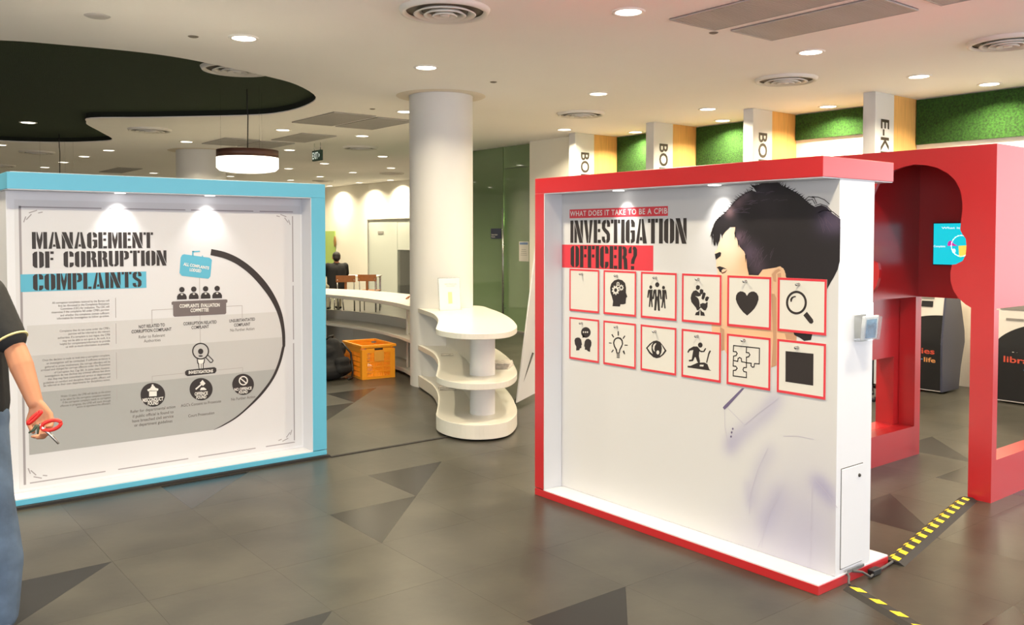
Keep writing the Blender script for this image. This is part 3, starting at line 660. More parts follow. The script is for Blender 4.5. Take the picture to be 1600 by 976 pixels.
hair = [r4(*p) for p in [(68,530),(80,470),(110,410),(160,355),(215,300),(250,262),(285,215),(340,165),(400,125),(450,105),(500,120),(462,62),(520,52),(565,32),(640,36),(700,26),(745,60),(800,82),(850,110),(905,140),(950,180),(1010,235),(1060,262),(1120,245),(1170,265),(1225,325),(1262,350),(1302,380),(1300,560),(1296,780),(1275,860),(1240,930),(1212,976)]] + [c2(*p) for p in [(1120,160),(1080,330),(1018,480),(1010,515),(960,522),(930,500),(890,480),(860,400),(840,200),(830,60)]] + [r4(*p) for p in [(782,930),(770,870),(730,828),(690,840),(560,860),(520,915),(430,912),(412,840),(405,750),(385,690),(340,640),(315,570),(290,520),(300,455),(250,455),(205,500),(172,545),(158,515),(145,590),(126,640),(116,595),(104,640),(88,600),(90,520),(74,560)]]
toned('portrait_hair', hair, (32, 28, 32), [(r4(330, 215), .022, (120, 96, 104), .7), (r4(250, 310), .02, (116, 88, 92), .6), (r4(400, 150), .02, (110, 92, 100), .6), (r4(340, 560), .022, (112, 88, 104), .7), (r4(440, 700), .035, (92, 76, 96), .6), (r4(520, 830), .03, (84, 68, 84), .5), (r4(560, 110), .03, (66, 60, 70), .5), (r4(1180, 400), .04, (74, 64, 92), .7), (r4(1270, 420), .03, (88, 76, 100), .6), (r4(620, 250), .06, (52, 44, 50), .5)], 2)
def ear(mb, fn): mb.flat([r4(*p) for p in [(640,905),(660,870),(690,840),(725,828),(760,850),(780,900),(782,950),(760,1040),(720,1120),(690,1130),(660,1060)]], fn)
rsub('portrait_ear', 'skin_ink', ear, 3)
for q in ([(648,905),(680,868),(715,850),(735,870),(715,880),(690,900),(690,980),(665,970)], [(700,900),(735,890),(740,960),(712,1010)]): rsub('portrait_ear_fold', 'skin_shade_ink', lambda mb, fn: mb.flat([r4(*p) for p in q], fn), 3.5)
rsub('portrait_eyebrow', 'hair_ink', lambda mb, fn: mb.flat([r4(*p) for p in [(104,712),(150,692),(166,700),(160,730),(115,765)]], fn), 2.5)
rsub('portrait_eye', 'hair_ink', lambda mb, fn: mb.flat([r4(*p) for p in [(122,838),(150,828),(190,840),(220,856),(185,852),(168,868),(172,888),(150,880),(140,855)]], fn), 2.5)
rsub('portrait_eyelid', 'lip_ink', lambda mb, fn: mb.flat([r4(*p) for p in [(165,890),(195,880),(225,860),(205,888),(175,900)]], fn), 2.5)
rng = random.Random(3)
def sheen(mb, fn):
    for (xa, ya, xb, yb, n_, w_) in [(235,290,400,320,9,5), (300,210,440,240,7,5), (330,560,420,640,14,4), (430,700,560,840,22,4), (1080,330,1290,440,12,4), (520,200,760,215,4,3), (610,680,660,780,4,3), (480,150,620,120,5,4)]:
        for i in range(n_):
            x = rng.uniform(xa, xb); y = rng.uniform(ya, yb); l = rng.uniform(40, 100); an = rng.uniform(-.5, .1) if ya < 400 and xa < 700 else rng.uniform(.9, 1.4) if xa > 1000 else rng.uniform(-1.4, -.9)
            stroke(mb, fn, [r4(x, y), r4(x+l*.5*math.cos(an), y+l*.5*math.sin(an)-3), r4(x+l*math.cos(an), y+l*math.sin(an))], w_*.0004)
tag(rsub('portrait_hair_sheen', 'hair_sheen_ink', sheen, 2.6), kind='stuff')
def spikes(mb, fn):
    rg = random.Random(11)
    edge = [(68,530),(110,410),(160,355),(215,300),(285,215),(340,165),(400,125),(450,105),(462,62),(520,52),(565,32),(640,36),(700,26),(800,82),(905,140),(1010,235)]
    for (xa, ya), (xb, yb) in zip(edge, edge[1:]):
        n_ = max(3, int(math.hypot(xb-xa, yb-ya)/16))
        for i in range(n_):
            f = (i+rg.random())/n_; x, y = xa+(xb-xa)*f, ya+(yb-ya)*f; l = rg.uniform(18, 46); an = (-2.75 if xa < 380 else -2.4 if xa < 560 else -1.1 if xa < 720 else -.35)+rg.uniform(-.35, .35)
            if xa < 160: an = 2.0+rg.uniform(-.25, .25)
            nx, ny = math.cos(an), math.sin(an); bx, by = x-nx*14, y-ny*14; w_ = rg.uniform(4, 8)
            mb.flat([r4(bx-ny*w_, by+nx*w_), r4(x+nx*l, y+ny*l), r4(bx+ny*w_, by-nx*w_)], fn)
    for x, y, l in [(80,540,90),(95,560,85),(112,570,70),(128,560,80),(150,540,60),(175,530,40),(300,520,60),(330,600,50),(400,740,60),(430,860,60)]:
        mb.flat([r4(x-9, y-20), r4(x-2, y+l), r4(x+9, y-20)], fn)
tag(rsub('portrait_hair_tips', 'hair_ink', spikes, 2.2), kind='stuff')
def wisps(mb, fn):
    for pts in ([(960,195),(1000,165),(1050,175),(1075,230)], [(1030,165),(1090,170),(1150,195),(1195,235)], [(1060,250),(1110,235),(1170,255),(1215,300)], [(1000,200),(1035,190),(1060,235)], [(1090,320),(1150,290),(1230,310),(1290,360)], [(470,60),(490,85),(520,90)]):
        stroke(mb, fn, [r4(*p) for p in pts], .0035)
rsub('portrait_hair_strand', 'hair_ink', wisps, 2)
def collar(mb, fn):
    mb.flat([r5(*p) for p in [(240,75),(228,75),(150,152),(142,162),(150,172),(165,158),(172,150)]], fn)
    for p in ((187,257), (182,273), (179,292)): mb.flat([r5(*c) for c in ellipse(p[0], p[1], 4, 5, 10)], fn)
rsub('shirt_collar', 'collar_ink', collar, 1.5)
for q in ([(345,345),(300,440),(265,560),(262,640)], [(400,540),(350,640),(322,740),(318,790)], [(150,172),(152,250),(170,340)], [(240,240),(300,190),(395,118)], [(560,490),(610,545),(655,610)], [(415,290),(480,290),(550,305)], [(545,480),(540,700),(535,880)], [(165,165),(240,240)], [(300,790),(312,760)]): rsub('shirt_seam', 'shirt_seam_ink', lambda mb, fn: stroke(mb, fn, [r5(*p) for p in q], .0025), 1.5)
# headings
a = r6(115, 235); b = r6(1285, 205); rsub('subtitle_strip', 'ink_red', lambda mb, fn: mb.flat(R_(a[0], a[1], b[0], r6(115, 132)[1]), fn), 1)
rsub('subtitle_lettering', 'ink_white', lambda mb, fn: add_text(mb, 'WHAT DOES IT TAKE TO BE A CPIB', fn, r6(122, 200)[0], r6(1278, 190)[0], r6(122, 212)[1], r6(122, 150)[1], .012, 1.1), 2)
a3 = r6(25, 820); b3 = r6(1110, 850); rsub('title_strip', 'ink_red', lambda mb, fn: mb.flat(R_(a3[0], a3[1], b3[0], r6(25, 548)[1]), fn), 1)
def title2(mb, fn):
    a = r6(125, 527); stencil(mb, fn, 'INVESTIGATION', a[0], r6(1507, 535)[0], a[1], r6(125, 262)[1])
    a = r6(128, 815); stencil(mb, fn, 'OFFICER?', a[0], r6(918, 835)[0], a[1], r6(128, 560)[1])
rsub('title_lettering', 'ink_black', title2, 2)

# pinned cards: each a thing with sheet, border, symbol and pin
def ic_head(q, B, W):
    B([(415,190),(425,155),(450,128),(485,117),(520,125),(545,150),(553,190),(552,235),(565,270),(555,278),(552,300),(550,330),(530,336),(505,335),(500,355),(435,352),(440,310),(430,270),(418,235)])
    for cx, cy, r, n, hr in ((463,212,34,9,13), (512,190,22,8,9), (484,158,15,7,6)):
        pts = []
        for i in range(n*4): rr = r if i % 4 < 2 else r*.74; t = 2*math.pi*i/(n*4); pts.append((cx+rr*math.cos(t), cy+rr*1.25*math.sin(t)))
        W(pts, [ellipse(cx, cy, hr, hr*1.3, 14)])
def ic_team(q, B, W):
    for x, y, r in ((769,186,13), (825,165,18), (880,190,13)): B(ellipse(x, y, r, r*1.22, 16))
    B([(798,207),(852,207),(860,220),(864,292),(853,292),(846,235),(844,275),(849,392),(832,392),(825,295),(815,390),(798,388),(806,275),(803,235),(796,290),(785,290),(790,220)])
    W([(819,204),(831,204),(829,262),(825,268),(821,262)]); B([(823,207),(827,207),(828,250),(825,256),(822,250)])
    B([(750,207),(786,207),(782,250),(786,280),(782,300),(786,360),(776,360),(769,300),(762,358),(752,358),(757,290),(757,232),(748,280),(738,276),(744,218)])
    B([(868,209),(900,209),(906,225),(911,292),(901,290),(894,235),(893,300),(898,372),(887,370),(881,310),(871,367),(860,365),(868,300),(866,280),(870,250)])
def ic_fist(q, B, W):
    for p in ([(178,128),(188,116),(206,122),(208,140),(196,152),(180,148)], [(206,152),(216,144),(232,152),(232,172),(218,186),(206,176)], [(226,178),(238,168),(250,178),(240,214),(230,224),(218,214)], [(248,206),(260,198),(275,206),(262,234),(250,234),(244,224)]): B(p)
    B([(140,212),(146,182),(160,160),(180,154),(200,170),(214,182),(214,194),(196,200),(172,196),(188,206),(200,222),(204,244),(212,254),(228,246),(248,250),(256,240),(264,242),(262,276),(250,300),(236,300),(214,280),(196,300),(186,300),(178,280),(158,256),(146,240)])
    B([(172,335),(178,316),(196,308),(206,292),(204,337)]); B([(212,338),(210,292),(222,308),(238,316),(244,340)]); W([(205,246),(209,246),(210,275),(206,275)])
def ic_heart(q, B, W):
    B([(549,195),(562,174),(580,164),(600,163),(620,175),(632,198),(633,222),(622,255),(605,285),(580,312),(550,338),(520,312),(495,280),(478,250),(468,220),(470,192),(482,172),(500,162),(520,164),(537,174)])
def ic_lens(q, B, W):
    B(ellipse(908, 244, 76, 86, 40), [ellipse(908, 244, 60, 69, 40)]); B([(958,336),(984,310),(1028,366),(1032,384),(1020,398),(1004,394)])
    B([(866,240),(862,220),(872,204),(890,196),(904,196),(904,204),(888,208),(878,220),(874,238)])
def ic_chat(q, B, W):
    B(ellipse(203, 580, 42, 46, 24)); B([(172,626),(178,595),(200,622)])
    for x in (183, 201, 218): W(ellipse(x, 578, 6, 8, 10))
    B([(104,650),(110,632),(128,624),(148,626),(162,642),(166,665),(170,688),(164,692),(164,715),(150,720),(146,735),(118,738),(120,705),(108,682)])
    B([(252,668),(246,648),(228,636),(208,638),(194,656),(190,680),(188,702),(194,706),(194,730),(210,732),(222,744),(240,750),(240,718),(250,695)])
def ic_bulb(q, B, W):
    B([(484,620),(508,626),(524,648),(528,680),(518,708),(504,732),(498,765),(470,765),(462,730),(448,705),(440,672),(446,645),(462,628)], [[(484,634),(502,640),(514,656),(518,680),(508,702),(494,730),(490,755),(478,755),(474,728),(458,700),(450,672),(456,650),(468,638)]])
    for y in (772, 784, 797): B([(470,y-4),(500,y-2),(496,y+6),(473,y+4)])
    for p in ([(480,570),(490,570),(490,608),(481,608)], [(425,600),(434,594),(450,620),(442,626)], [(540,606),(548,612),(530,638),(523,632)], [(404,668),(428,670),(428,678),(404,676)], [(540,687),(568,688),(568,696),(540,695)], [(440,728),(447,734),(430,756),(424,750)], [(528,740),(536,735),(545,766),(540,774),(524,748)]): B(p)
def ic_eye(q, B, W):
    B([(727,715),(760,678),(790,656),(820,650),(850,662),(880,700),(907,740),(880,775),(850,798),(820,805),(790,796),(755,762)])
    W([(742,716),(766,690),(790,668),(776,695),(776,730),(786,768),(765,750)]); W([(862,684),(890,738),(870,768),(848,785),(862,755),(866,720)])
    W([(792,690),(806,676),(818,674),(804,700),(800,730),(806,748),(794,738),(786,716)]); W(ellipse(831, 754, 13, 18, 14))
def ic_run(q, B, W):
    B(ellipse(210, 552, 17, 19, 16))
    B([(128,580),(160,562),(190,562),(205,580),(202,610),(200,630),(208,670),(205,690),(188,672),(176,640),(170,640),(158,668),(130,672),(126,660),(148,656),(154,620),(160,588),(135,592),(122,610),(116,602)])
    B([(198,578),(214,592),(232,594),(246,572),(253,578),(240,602),(216,604),(200,596)])
    B([(118,702),(140,702),(190,680),(240,678),(262,690),(276,728),(290,738),(118,714)]); W([(208,694),(236,695),(232,708),(206,706)])
    B([(260,680),(252,680),(268,610),(278,590),(288,594),(276,620)])
def ic_puzzle(q, B, W):
    s = lambda pts, w=.0055: q(pts, w)
    s([(452,555),(640,575),(638,688),(604,686),(600,710),(588,712),(578,702),(580,684),(545,680)]); s([(452,555),(450,598),(470,600),(478,612),(470,628),(452,632),(450,664)])
    s([(546,566),(544,606),(562,608),(570,622),(562,636),(545,640),(545,680)]); s([(450,664),(482,670),(484,650),(496,642),(508,650),(510,672),(545,680)])
    s([(450,664),(449,704),(468,706),(478,720),(468,734),(450,736),(449,775),(545,788)]); s([(545,680),(545,714),(526,716),(520,730),(526,744),(545,748),(545,788)])
def ic_square(q, B, W): B([(829,595),(1032,615),(1030,846),(828,817)])
CARDS = [(0, 0, c1, None, 'blank white pinned card with red border', (171, 72)), (0, 1, c1, ic_head, 'pinned red-bordered card showing a head with gears', (475, 88)), (0, 2, c1, ic_team, 'pinned red-bordered card showing three standing figures', (815, 105)),
         (0, 3, c2, ic_fist, 'pinned red-bordered card showing a raised fist', (197, 75)), (0, 4, c2, ic_heart, 'pinned red-bordered card showing a black heart', (542, 90)), (0, 5, c2, ic_lens, 'pinned red-bordered card showing a magnifying glass', (925, 112)),
         (1, 0, c1, ic_chat, 'pinned red-bordered card showing two heads and a speech bubble', (170, 500)), (1, 1, c1, ic_bulb, 'pinned red-bordered card showing a light bulb', (475, 532)), (1, 2, c1, ic_eye, 'pinned red-bordered card showing an eye', (810, 572)),
         (1, 3, c2, ic_run, 'pinned red-bordered card showing a figure on a treadmill', (192, 487)), (1, 4, c2, ic_puzzle, 'pinned red-bordered card showing jigsaw pieces', (530, 518)), (1, 5, c2, ic_square, 'pinned red-bordered card with a plain black square', (918, 570))]
for row, col, q, ic, lbl, pin in CARDS:
    s0 = -3.986+.2972*col; t0 = 1.149 if row == 0 else .854; s1, t1 = s0+.260, t0+.257
    r = tag(empty('icon_card', (UR-.004, -(s0+s1)/2, t0)), lbl, 'card', 'icon cards pinned on the red panel')
    cf = Sheet('u', UR-.006).fn3(); MB().prism(R_(s0, t0, s1, t1), cf, -.0025, 0).build('card_sheet', 'card_white', r)
    bw = .011; MB().prism(R_(s0, t0, s1, t1), cf, .0001, .0007, [R_(s0+bw, t0+bw*1.1, s1-bw, t1-bw)]).build('border', 'ink_red', r)
    f1, f2, f3_ = (Sheet('u', UR-.006).fn(x) for x in (.0006, .0011, .0016))
    if ic:
        mb, mw = MB(), MB()
        ic(lambda pts, w_: stroke(mb, f1, [q(*p) for p in pts], w_), lambda p, h=(): mb.flat([q(*c) for c in p], f1, [[q(*c) for c in x] for x in h]), lambda p, h=(): mw.flat([q(*c) for c in p], f2, [[q(*c) for c in x] for x in h]))
        o = mb.build('symbol', 'ink_black', r)
        if mw.v: mw.build('symbol_detail', 'card_white', o)
    ps, pt = q(*pin)
    MB().lathe([(.0, -.022), (.006, -.022), (.0075, -.019), (.0045, -.012), (.0045, -.006), (.008, -.002), (.008, 0), (.0, 0)], (UR-.0065, -ps, pt), 12, 'x').build('pin', 'steel', r)
# clear leaflet holder on the end of the panel
r = tag(empty('leaflet_holder', (3.80, R0, 1.10)), 'clear acrylic holder with blue leaflets on the white panel end', 'leaflet holder')
hx0, hx1, hz = 3.735, 3.90, 1.12
MB().add([(hx0, R0-.002, hz), (hx1, R0-.002, hz), (hx1, R0-.002, hz+.17), (hx0, R0-.002, hz+.17)], [(0, 1, 2, 3)]).build('back_plate', 'acrylic', r)
MB().add([(hx0, R0-.036, hz), (hx1, R0-.036, hz), (hx1, R0-.048, hz+.11), (hx0, R0-.048, hz+.11)], [(0, 1, 2, 3)]).build('pocket_front', 'acrylic', r)
MB().add([(hx0, R0-.036, hz), (hx1, R0-.036, hz), (hx1, R0-.002, hz), (hx0, R0-.002, hz)], [(0, 1, 2, 3)]).build('pocket_base', 'acrylic', r)
for x in (hx0, hx1): MB().add([(x, R0-.002, hz), (x, R0-.036, hz), (x, R0-.048, hz+.11), (x, R0-.002, hz+.11)], [(0, 1, 2, 3)]).build('side_wall', 'acrylic', r)
t = tag(MB().prism([(R0-.016, hz+.006), (R0-.032, hz+.006), (R0-.041, hz+.115), (R0-.025, hz+.115)], lambda a, b, t: (t, a, b), hx0+.03, hx1-.02).build('leaflet_stack', 'leaflet'), 'stack of blue printed leaflets in the clear holder', 'leaflets')
MB().add([(hx0+.04, R0-.0333, hz+.012), (hx1-.035, R0-.0333, hz+.012), (hx1-.035, R0-.0413, hz+.10), (hx0+.04, R0-.0413, hz+.10)], [(0, 1, 2, 3)]).build('leaflet_picture', 'leaflet_picture', t)

# ------------------------------------------------------------------ red booth with the head-shaped opening
P0, P1, Q0, Q1, PT = 5.5, 6.35, 2.305, 3.29, 2.155
bo = tag(empty('red_booth', (5.92, 2.8, 0)), 'tall red walk-through booth with a head-shaped opening', 'booth')
zb = zoomer(1340, 220, 1600, 420, 1269, 976); zc = zoomer(1350, 400, 1600, 600, 1220, 976)
right = [pu(*zb(*p), P0) for p in [(430,180),(520,185),(600,202),(680,242),(745,300),(785,380),(800,470),(798,540),(788,610),(783,680),(800,712),(824,745),(830,800),(824,870),(800,915),(750,940)]] + [pu(*zc(*p), P0) for p in [(672,65),(658,120),(660,190),(680,260),(720,320),(775,368),(815,392)]]
rv = [(p.y, p.z) for p in right]; vc = 2.80
rv.append((rv[-1][0], 0.0))
left = [(2*vc-a, b) for a, b in reversed(rv[1:])]
left[0] = (left[0][0], 0.0)
# outline of the front sheet: outer edge, down, then the opening from the floor up and over
front = [(Q0, 0), (Q0, PT), (Q1, PT), (Q1, 0)] + left + [rv[0]] + rv[1:]
MB().prism(front, lambda a, b, t: (t, a, b), P0, P0+.03).build('front_sheet', 'red_paint', bo)
# returns of the front frame
MB().box((P0+.03, Q0+.0, 0), (P0+.065, rv[-1][0], 1.16)).build('front_post', 'red_paint', bo); MB().box((P0+.03, 2*vc-rv[-1][0], 0), (P0+.065, Q1, 1.16)).build('front_post', 'red_paint', bo)
MB().box((P0+.03, Q0, 1.17), (P1-.08, Q0+.06, PT)).build('side_sheet', 'red_paint', bo)
MB().box((P0+.065, Q0, 0), (P1-.08, Q0+.12, .252)).build('side_sill', 'red_paint', bo)
MB().box((P1-.08, Q0, 0), (P1, Q0+.12, 1.17)).build('back_post', 'red_paint', bo)
MB().box((P1-.08, Q1-.12, 0), (P1, Q1, 1.165)).build('back_post', 'red_paint', bo)
MB().box((P1-.05, Q0+.06, 1.165), (P1, Q1, PT)).build('back_sheet', 'red_paint', bo)
MB().box((P1-.08, Q0, 1.17), (P1-.05, Q0+.06, PT)).build('back_corner', 'red_paint', bo)
MB().box((P0+.03, Q1-.12, 1.165), (P1-.05, Q1, PT)).build('side_sheet', 'red_paint', bo)
MB().box((P0+.065, Q1-.12, 0), (P1-.08, Q1, .215)).build('side_sill', 'red_paint', bo)
MB().box((P0+.03, Q0+.06, PT-.04), (P1-.05, Q1-.12, PT)).build('roof_sheet', 'red_paint', bo)
b2 = tag(empty('red_side_screen', (5.92, 3.36, 0)), 'lower red panel with a window joined to the far side of the booth', 'panel')
def ring(mb, u0, u1, z0, z1, a, b, c, d, v0, v1): mb.prism(R_(u0, z0, u1, z1), lambda p, q, t: (p, t, q), v0, v1, [R_(a, b, c, d)])
mb = MB(); ring(mb, P0, P1-.06, 0, PT, P0+.10, .215, 6.20, .72, Q1+.004, Q1+.14); mb.build('window_panel', 'red_paint', b2)
scr = tag(empty('wall_screen', (P1-.06, 2.9, 1.55)), 'glowing cyan screen hung inside the red booth', 'screen')
sv0, sv1, sz0, sz1 = 2.55, 3.045, 1.405, 1.695
MB().box((P1-.085, sv0-.006, sz0-.006), (P1-.051, sv1+.006, sz1+.006)).build('bezel', 'screen_bezel', scr)
MB().box((P1-.087, sv0, sz0), (P1-.085, sv1, sz1)).build('display', 'screen_glass', scr)
sh = Sheet('u', P1-.087)
def ssub(n, m, f): mb = MB(); f(mb, sh.fn(.001)); mb.build(n, m, scr)
zs = lambda x, y: sh.px(*zb(x, y))
ssub('screen_heading', 'screen_white', lambda mb, fn: add_text(mb, 'What is corruption?', fn, zs(640, 660)[0], -2.66, zs(640, 676)[1], zs(640, 655)[1], .02))
ssub('screen_caption', 'screen_white', lambda mb, fn: add_text(mb, 'Complaint', fn, zs(580, 805)[0], zs(670, 805)[0], zs(600, 815)[1], zs(600, 795)[1], .02))
ssub('screen_pie', 'screen_white', lambda mb, fn: [stroke(mb, fn, [zs(*p) for p in ellipse(790, 800, 75, 80, 20)], .006, True), mb.flat([zs(*p) for p in ellipse(735, 838, 14, 18, 10)], fn)])
ssub('screen_pie_slice', 'screen_pink', lambda mb, fn: mb.flat([zs(*p) for p in [(685,800),(690,772),(705,760),(720,765),(735,785),(765,800)]], fn))
ssub('screen_pie_slice', 'screen_yellow', lambda mb, fn: mb.flat([zs(*p) for p in [(770,800),(850,795),(840,850),(815,880),(775,885)]], fn))

# ------------------------------------------------------------------ floor cable covers with hazard blocks
def cover(p0, p1, wid, lbl, n, side=0):
    a, b = Vector(p0+(0,)), Vector(p1+(0,)); d = (b-a).normalized(); s = Vector((-d.y, d.x, 0)); L = (b-a).length
    r = tag(empty('cable_cover', a), lbl, 'cable cover', 'hazard striped cable covers')
    prof = [(-wid/2, 0), (-wid/2*.45, .016), (wid/2*.45, .016), (wid/2, 0)]
    MB().prism(prof, lambda x, z, t: tuple(a + s*x + d*t + Vector((0, 0, z))), 0, L).build('ramp', 'rubber', r)
    st = L/n
    for i in range(n):
        rows = [(-wid*.20, wid*.20, .0165, .0165, .20, .62, .10)]
        if side: rows.append((side*wid*.22, side*wid*.40, .0165, .007, .62, .98, .0))
        for xa, xb, za, zb2, fa, fb_, sk in rows:
            if fb_ > .9 and i == n-1: continue
            t0, t1 = st*(i+fa), st*(i+fb_); k_ = sk*st
            vs = [a+s*xa+d*(t0-k_)+Vector((0, 0, za)), a+s*xb+d*(t0+k_)+Vector((0, 0, zb2)), a+s*xb+d*(t1+k_)+Vector((0, 0, zb2)), a+s*xa+d*(t1-k_)+Vector((0, 0, za))]
            MB().add([v_+Vector((0, 0, .0008)) for v_ in vs], [(0, 1, 2, 3)]).build('yellow_block', 'hazard_yellow', r)
cover((4.10, 2.165), (5.475, 2.425), .105, 'black and yellow cable cover running to the red booth', 13, 1)
cover((3.655, 2.13), (3.10, .80), .085, 'black and yellow cable cover running toward the viewer from the red panel', 11)
cb = tag(empty('power_cable', (3.8, 2.16, 0)), 'grey power cable with black connector at the red panel base', 'cable')
MB().tube([(3.70, R0-.004, .045), (3.69, R0-.018, .04), (3.675, R0-.025, .018), (3.665, R0-.035, .012)], .006).build('cord', 'grille_dark', cb)
MB().tube([(3.74, R0-.006, .05), (3.80, R0-.02, .035), (3.83, R0-.045, .012), (3.90, R0-.03, .014), (4.0, R0-.02, .012), (4.09, R0-.012, .014)], .006).build('cord', 'grille_dark', cb)
MB().box((3.86, R0-.045, .004), (3.93, R0-.012, .032)).build('connector', 'black_plastic', cb, bevel=.004)
MB().box((3.69, R0-.008, .0485), (3.84, R0-.001, .062)).build('cable_slot', 'steel', cb)

# ------------------------------------------------------------------ self-service kiosks
def kiosk(v0, lbl):
    W = .62; r = tag(empty('kiosk', (9.2, v0+W/2, 0)), lbl, 'kiosk', 'self-service kiosks by the right wall')
    prof = [(8.94, .02), (9.30, .02), (9.34, .25), (9.42, .50), (9.41, .62), (9.33, .88), (9.26, 1.10), (9.24, 1.45), (9.06, 1.47), (9.02, 1.10), (8.97, .80), (8.93, .50)]
    MB().prism(prof, lambda a, b, t: (a, t, b), v0, v0+.02).build('side_cheek', 'kiosk_side', r); MB().prism(prof, lambda a, b, t: (a, t, b), v0+W-.02, v0+W).build('side_cheek', 'kiosk_side', r)
    MB().prism(prof, lambda a, b, t: (a+.006, t, b), v0+.02, v0+W-.02).build('cabinet', 'kiosk_grey', r)
    def fr(z):
        pts = [(8.94, .02), (8.93, .5), (8.97, .8), (9.02, 1.10), (9.06, 1.47)]
        for (a, za), (b, zb_) in zip(pts, pts[1:]):
            if za <= z <= zb_: return a+(b-a)*(z-za)/(zb_-za)+.006
        return 8.946
    mb = MB(); n = 16; rows = 8
    vs = []; 
    for i in range(n+1):
        f = i/n; v = v0+.022+(W-.044)*f; top = .62+.17*(1-f)**.6 if False else .46+.34*math.sqrt(max(0, 1-(f)**2*.92))
        for j in range(rows+1): z = .03+(top-.03)*j/rows; vs.append((fr(z)-.003, v, z))
    mb.add(vs, [(i*(rows+1)+j, (i+1)*(rows+1)+j, (i+1)*(rows+1)+j+1, i*(rows+1)+j+1) for i in range(n) for j in range(rows)], True); mb.build('black_front', 'kiosk_black', r)
    def plate(n_, m, va, vb, za, zb_, off=.006): MB().add([(fr(za)-off, v0+va, za), (fr(za)-off, v0+vb, za), (fr(zb_)-off, v0+vb, zb_), (fr(zb_)-off, v0+va, zb_)], [(0, 1, 2, 3)]).build(n_, m, r)
    plate('printer_bay', 'kiosk_slot', .12, .27, .96, 1.02); plate('card_slot', 'kiosk_black', .13, .25, .88, .94); plate('scanner_bay', 'kiosk_slot', .33, .56, .90, 1.02); plate('reader', 'kiosk_black', .15, .25, 1.12, 1.16); plate('receipt_slot', 'kiosk_slot', .34, .50, .80, .82)
    plate('display', 'kiosk_black', .08, .54, 1.18, 1.42)
    def tx(n_, body, m, va, vb, z):
        mb = MB(); vs, fs = textmesh(body, .02); x0, x1 = min(p.x for p in vs), max(p.x for p in vs)
        k = (vb-va)/(x1-x0); h2 = k*.62; mb.add([(fr(z+p.y*h2)-.006, v0+W-va-(p.x-x0)*k, z+p.y*h2) for p in vs], fs); mb.build(n_, m, r)
    tx('lettering', 'libraries', 'life_red', .12, .54, .40); tx('lettering', 'for', 'life_blue', .30, .42, .315); tx('lettering', 'life', 'life_orange', .43, .55, .315)
    return r
kiosk(4.235, 'grey and black kiosk seen through the back of the red booth'); kiosk(3.15, 'grey and black kiosk seen through the right side opening of the red booth')
def swivel_chair(x, y, rz, lbl):
    r = tag(empty('swivel_chair', (0, 0, 0)), lbl, 'chair')
    mb = MB()
    for i in range(5): t = 2*math.pi*i/5; mb.tube([(0, 0, .12), (.27*math.cos(t), .27*math.sin(t), .08)], [.022, .014], 6)
    mb.build('base', 'black_plastic', r)
    for i in range(5): t = 2*math.pi*i/5; MB().lathe([(0, -.02), (.028, -.02), (.028, .02), (0, .02)], (.27*math.cos(t), .27*math.sin(t), .03), 12, 'x').build('castor', 'black_plastic', r)
    MB().tube([(0, 0, .1), (0, 0, .45)], .025, 10).build('gas_lift', 'dark_metal', r)
    MB().box((-.23, -.23, .45), (.23, .23, .52)).build('seat', 'black_fabric', r, bevel=.03, seg=3); MB().box((-.22, .2, .62), (.22, .26, 1.0)).build('backrest', 'black_fabric', r, bevel=.025, seg=3)
    MB().tube([(0, .1, .46), (0, .27, .5), (0, .265, .7)], .015, 8).build('back_bracket', 'dark_metal', r)
    r.location = (x, y, 0); r.rotation_euler = (0, 0, rz)
swivel_chair(8.22, 4.60, 1.2, 'black swivel chair half hidden behind the white panel end')

# ------------------------------------------------------------------ curved white shelf in front of the column
zz = zoomer(630, 410, 840, 700, 707, 976)
def on_col(deg): return (COLC[0]+(COLR+.004)*math.cos(math.radians(deg)), COLC[1]+(COLR+.004)*math.sin(math.radians(deg)))
shp = smooth_path([on_col(190), (4.895, 7.64), (4.76, 7.27), (4.55, 6.87), (4.34, 6.54), (4.10, 6.20), (3.965, 6.0), (3.915, 5.80), (3.94, 5.61), (4.03, 5.495), (4.17, 5.445), (4.33, 5.49), (4.56, 5.69), (4.78, 5.98), (5.07, 6.43), (5.35, 6.94), (5.56, 7.40), (5.68, 7.68), on_col(-15)]) + [on_col(d) for d in range(-25, -170, -10)]
cs = tag(empty('curved_shelf', (4.6, 6.6, 0)), 'three-tier curved white shelf unit ending in a rounded lobe', 'shelf unit')
idf = lambda a, b, t: (a, b, t)
for nm, z0, z1 in (('top_shelf', .80, .845), ('middle_shelf', .405, .455), ('base_shelf', .015, .13)):
    MB().prism(shp, idf, z0, z1).build(nm, 'shelf_white', cs, bevel=.004)
def inset(pts, d):
    c = Vector((sum(p[0] for p in pts)/len(pts), sum(p[1] for p in pts)/len(pts))); o = []
    for p in pts: q = Vector(p)-c; o.append(tuple(c+q*(1-d/max(q.length, .1))))
    return o
MB().prism(inset(shp, .08), idf, 0, .015).build('plinth', 'grille_dark', cs)
pc = (4.33, 5.86)
MB().lathe([(.105, .13), (.105, .405)], (pc[0], pc[1], 0), 32).build('post', 'column_paint', cs); MB().lathe([(.105, .455), (.105, .80)], (pc[0], pc[1], 0), 32).build('post', 'column_paint', cs)
spine = [(4.52, 6.25), (4.78, 6.72), (5.0, 7.2), (5.16, 7.60)]
mb = MB(); sp = [Vector(p) for p in spine]
for z0, z1 in ((.13, .405), (.455, .80)):
    mb = MB()
    for a, b in zip(sp, sp[1:]):
        d = (b-a).normalized(); q = Vector((-d.y, d.x))*.012
        mb.prism([tuple(a-q), tuple(a+q), tuple(b+q), tuple(b-q)], idf, z0, z1)
    mb.build('spine_panel', 'shelf_white', cs)
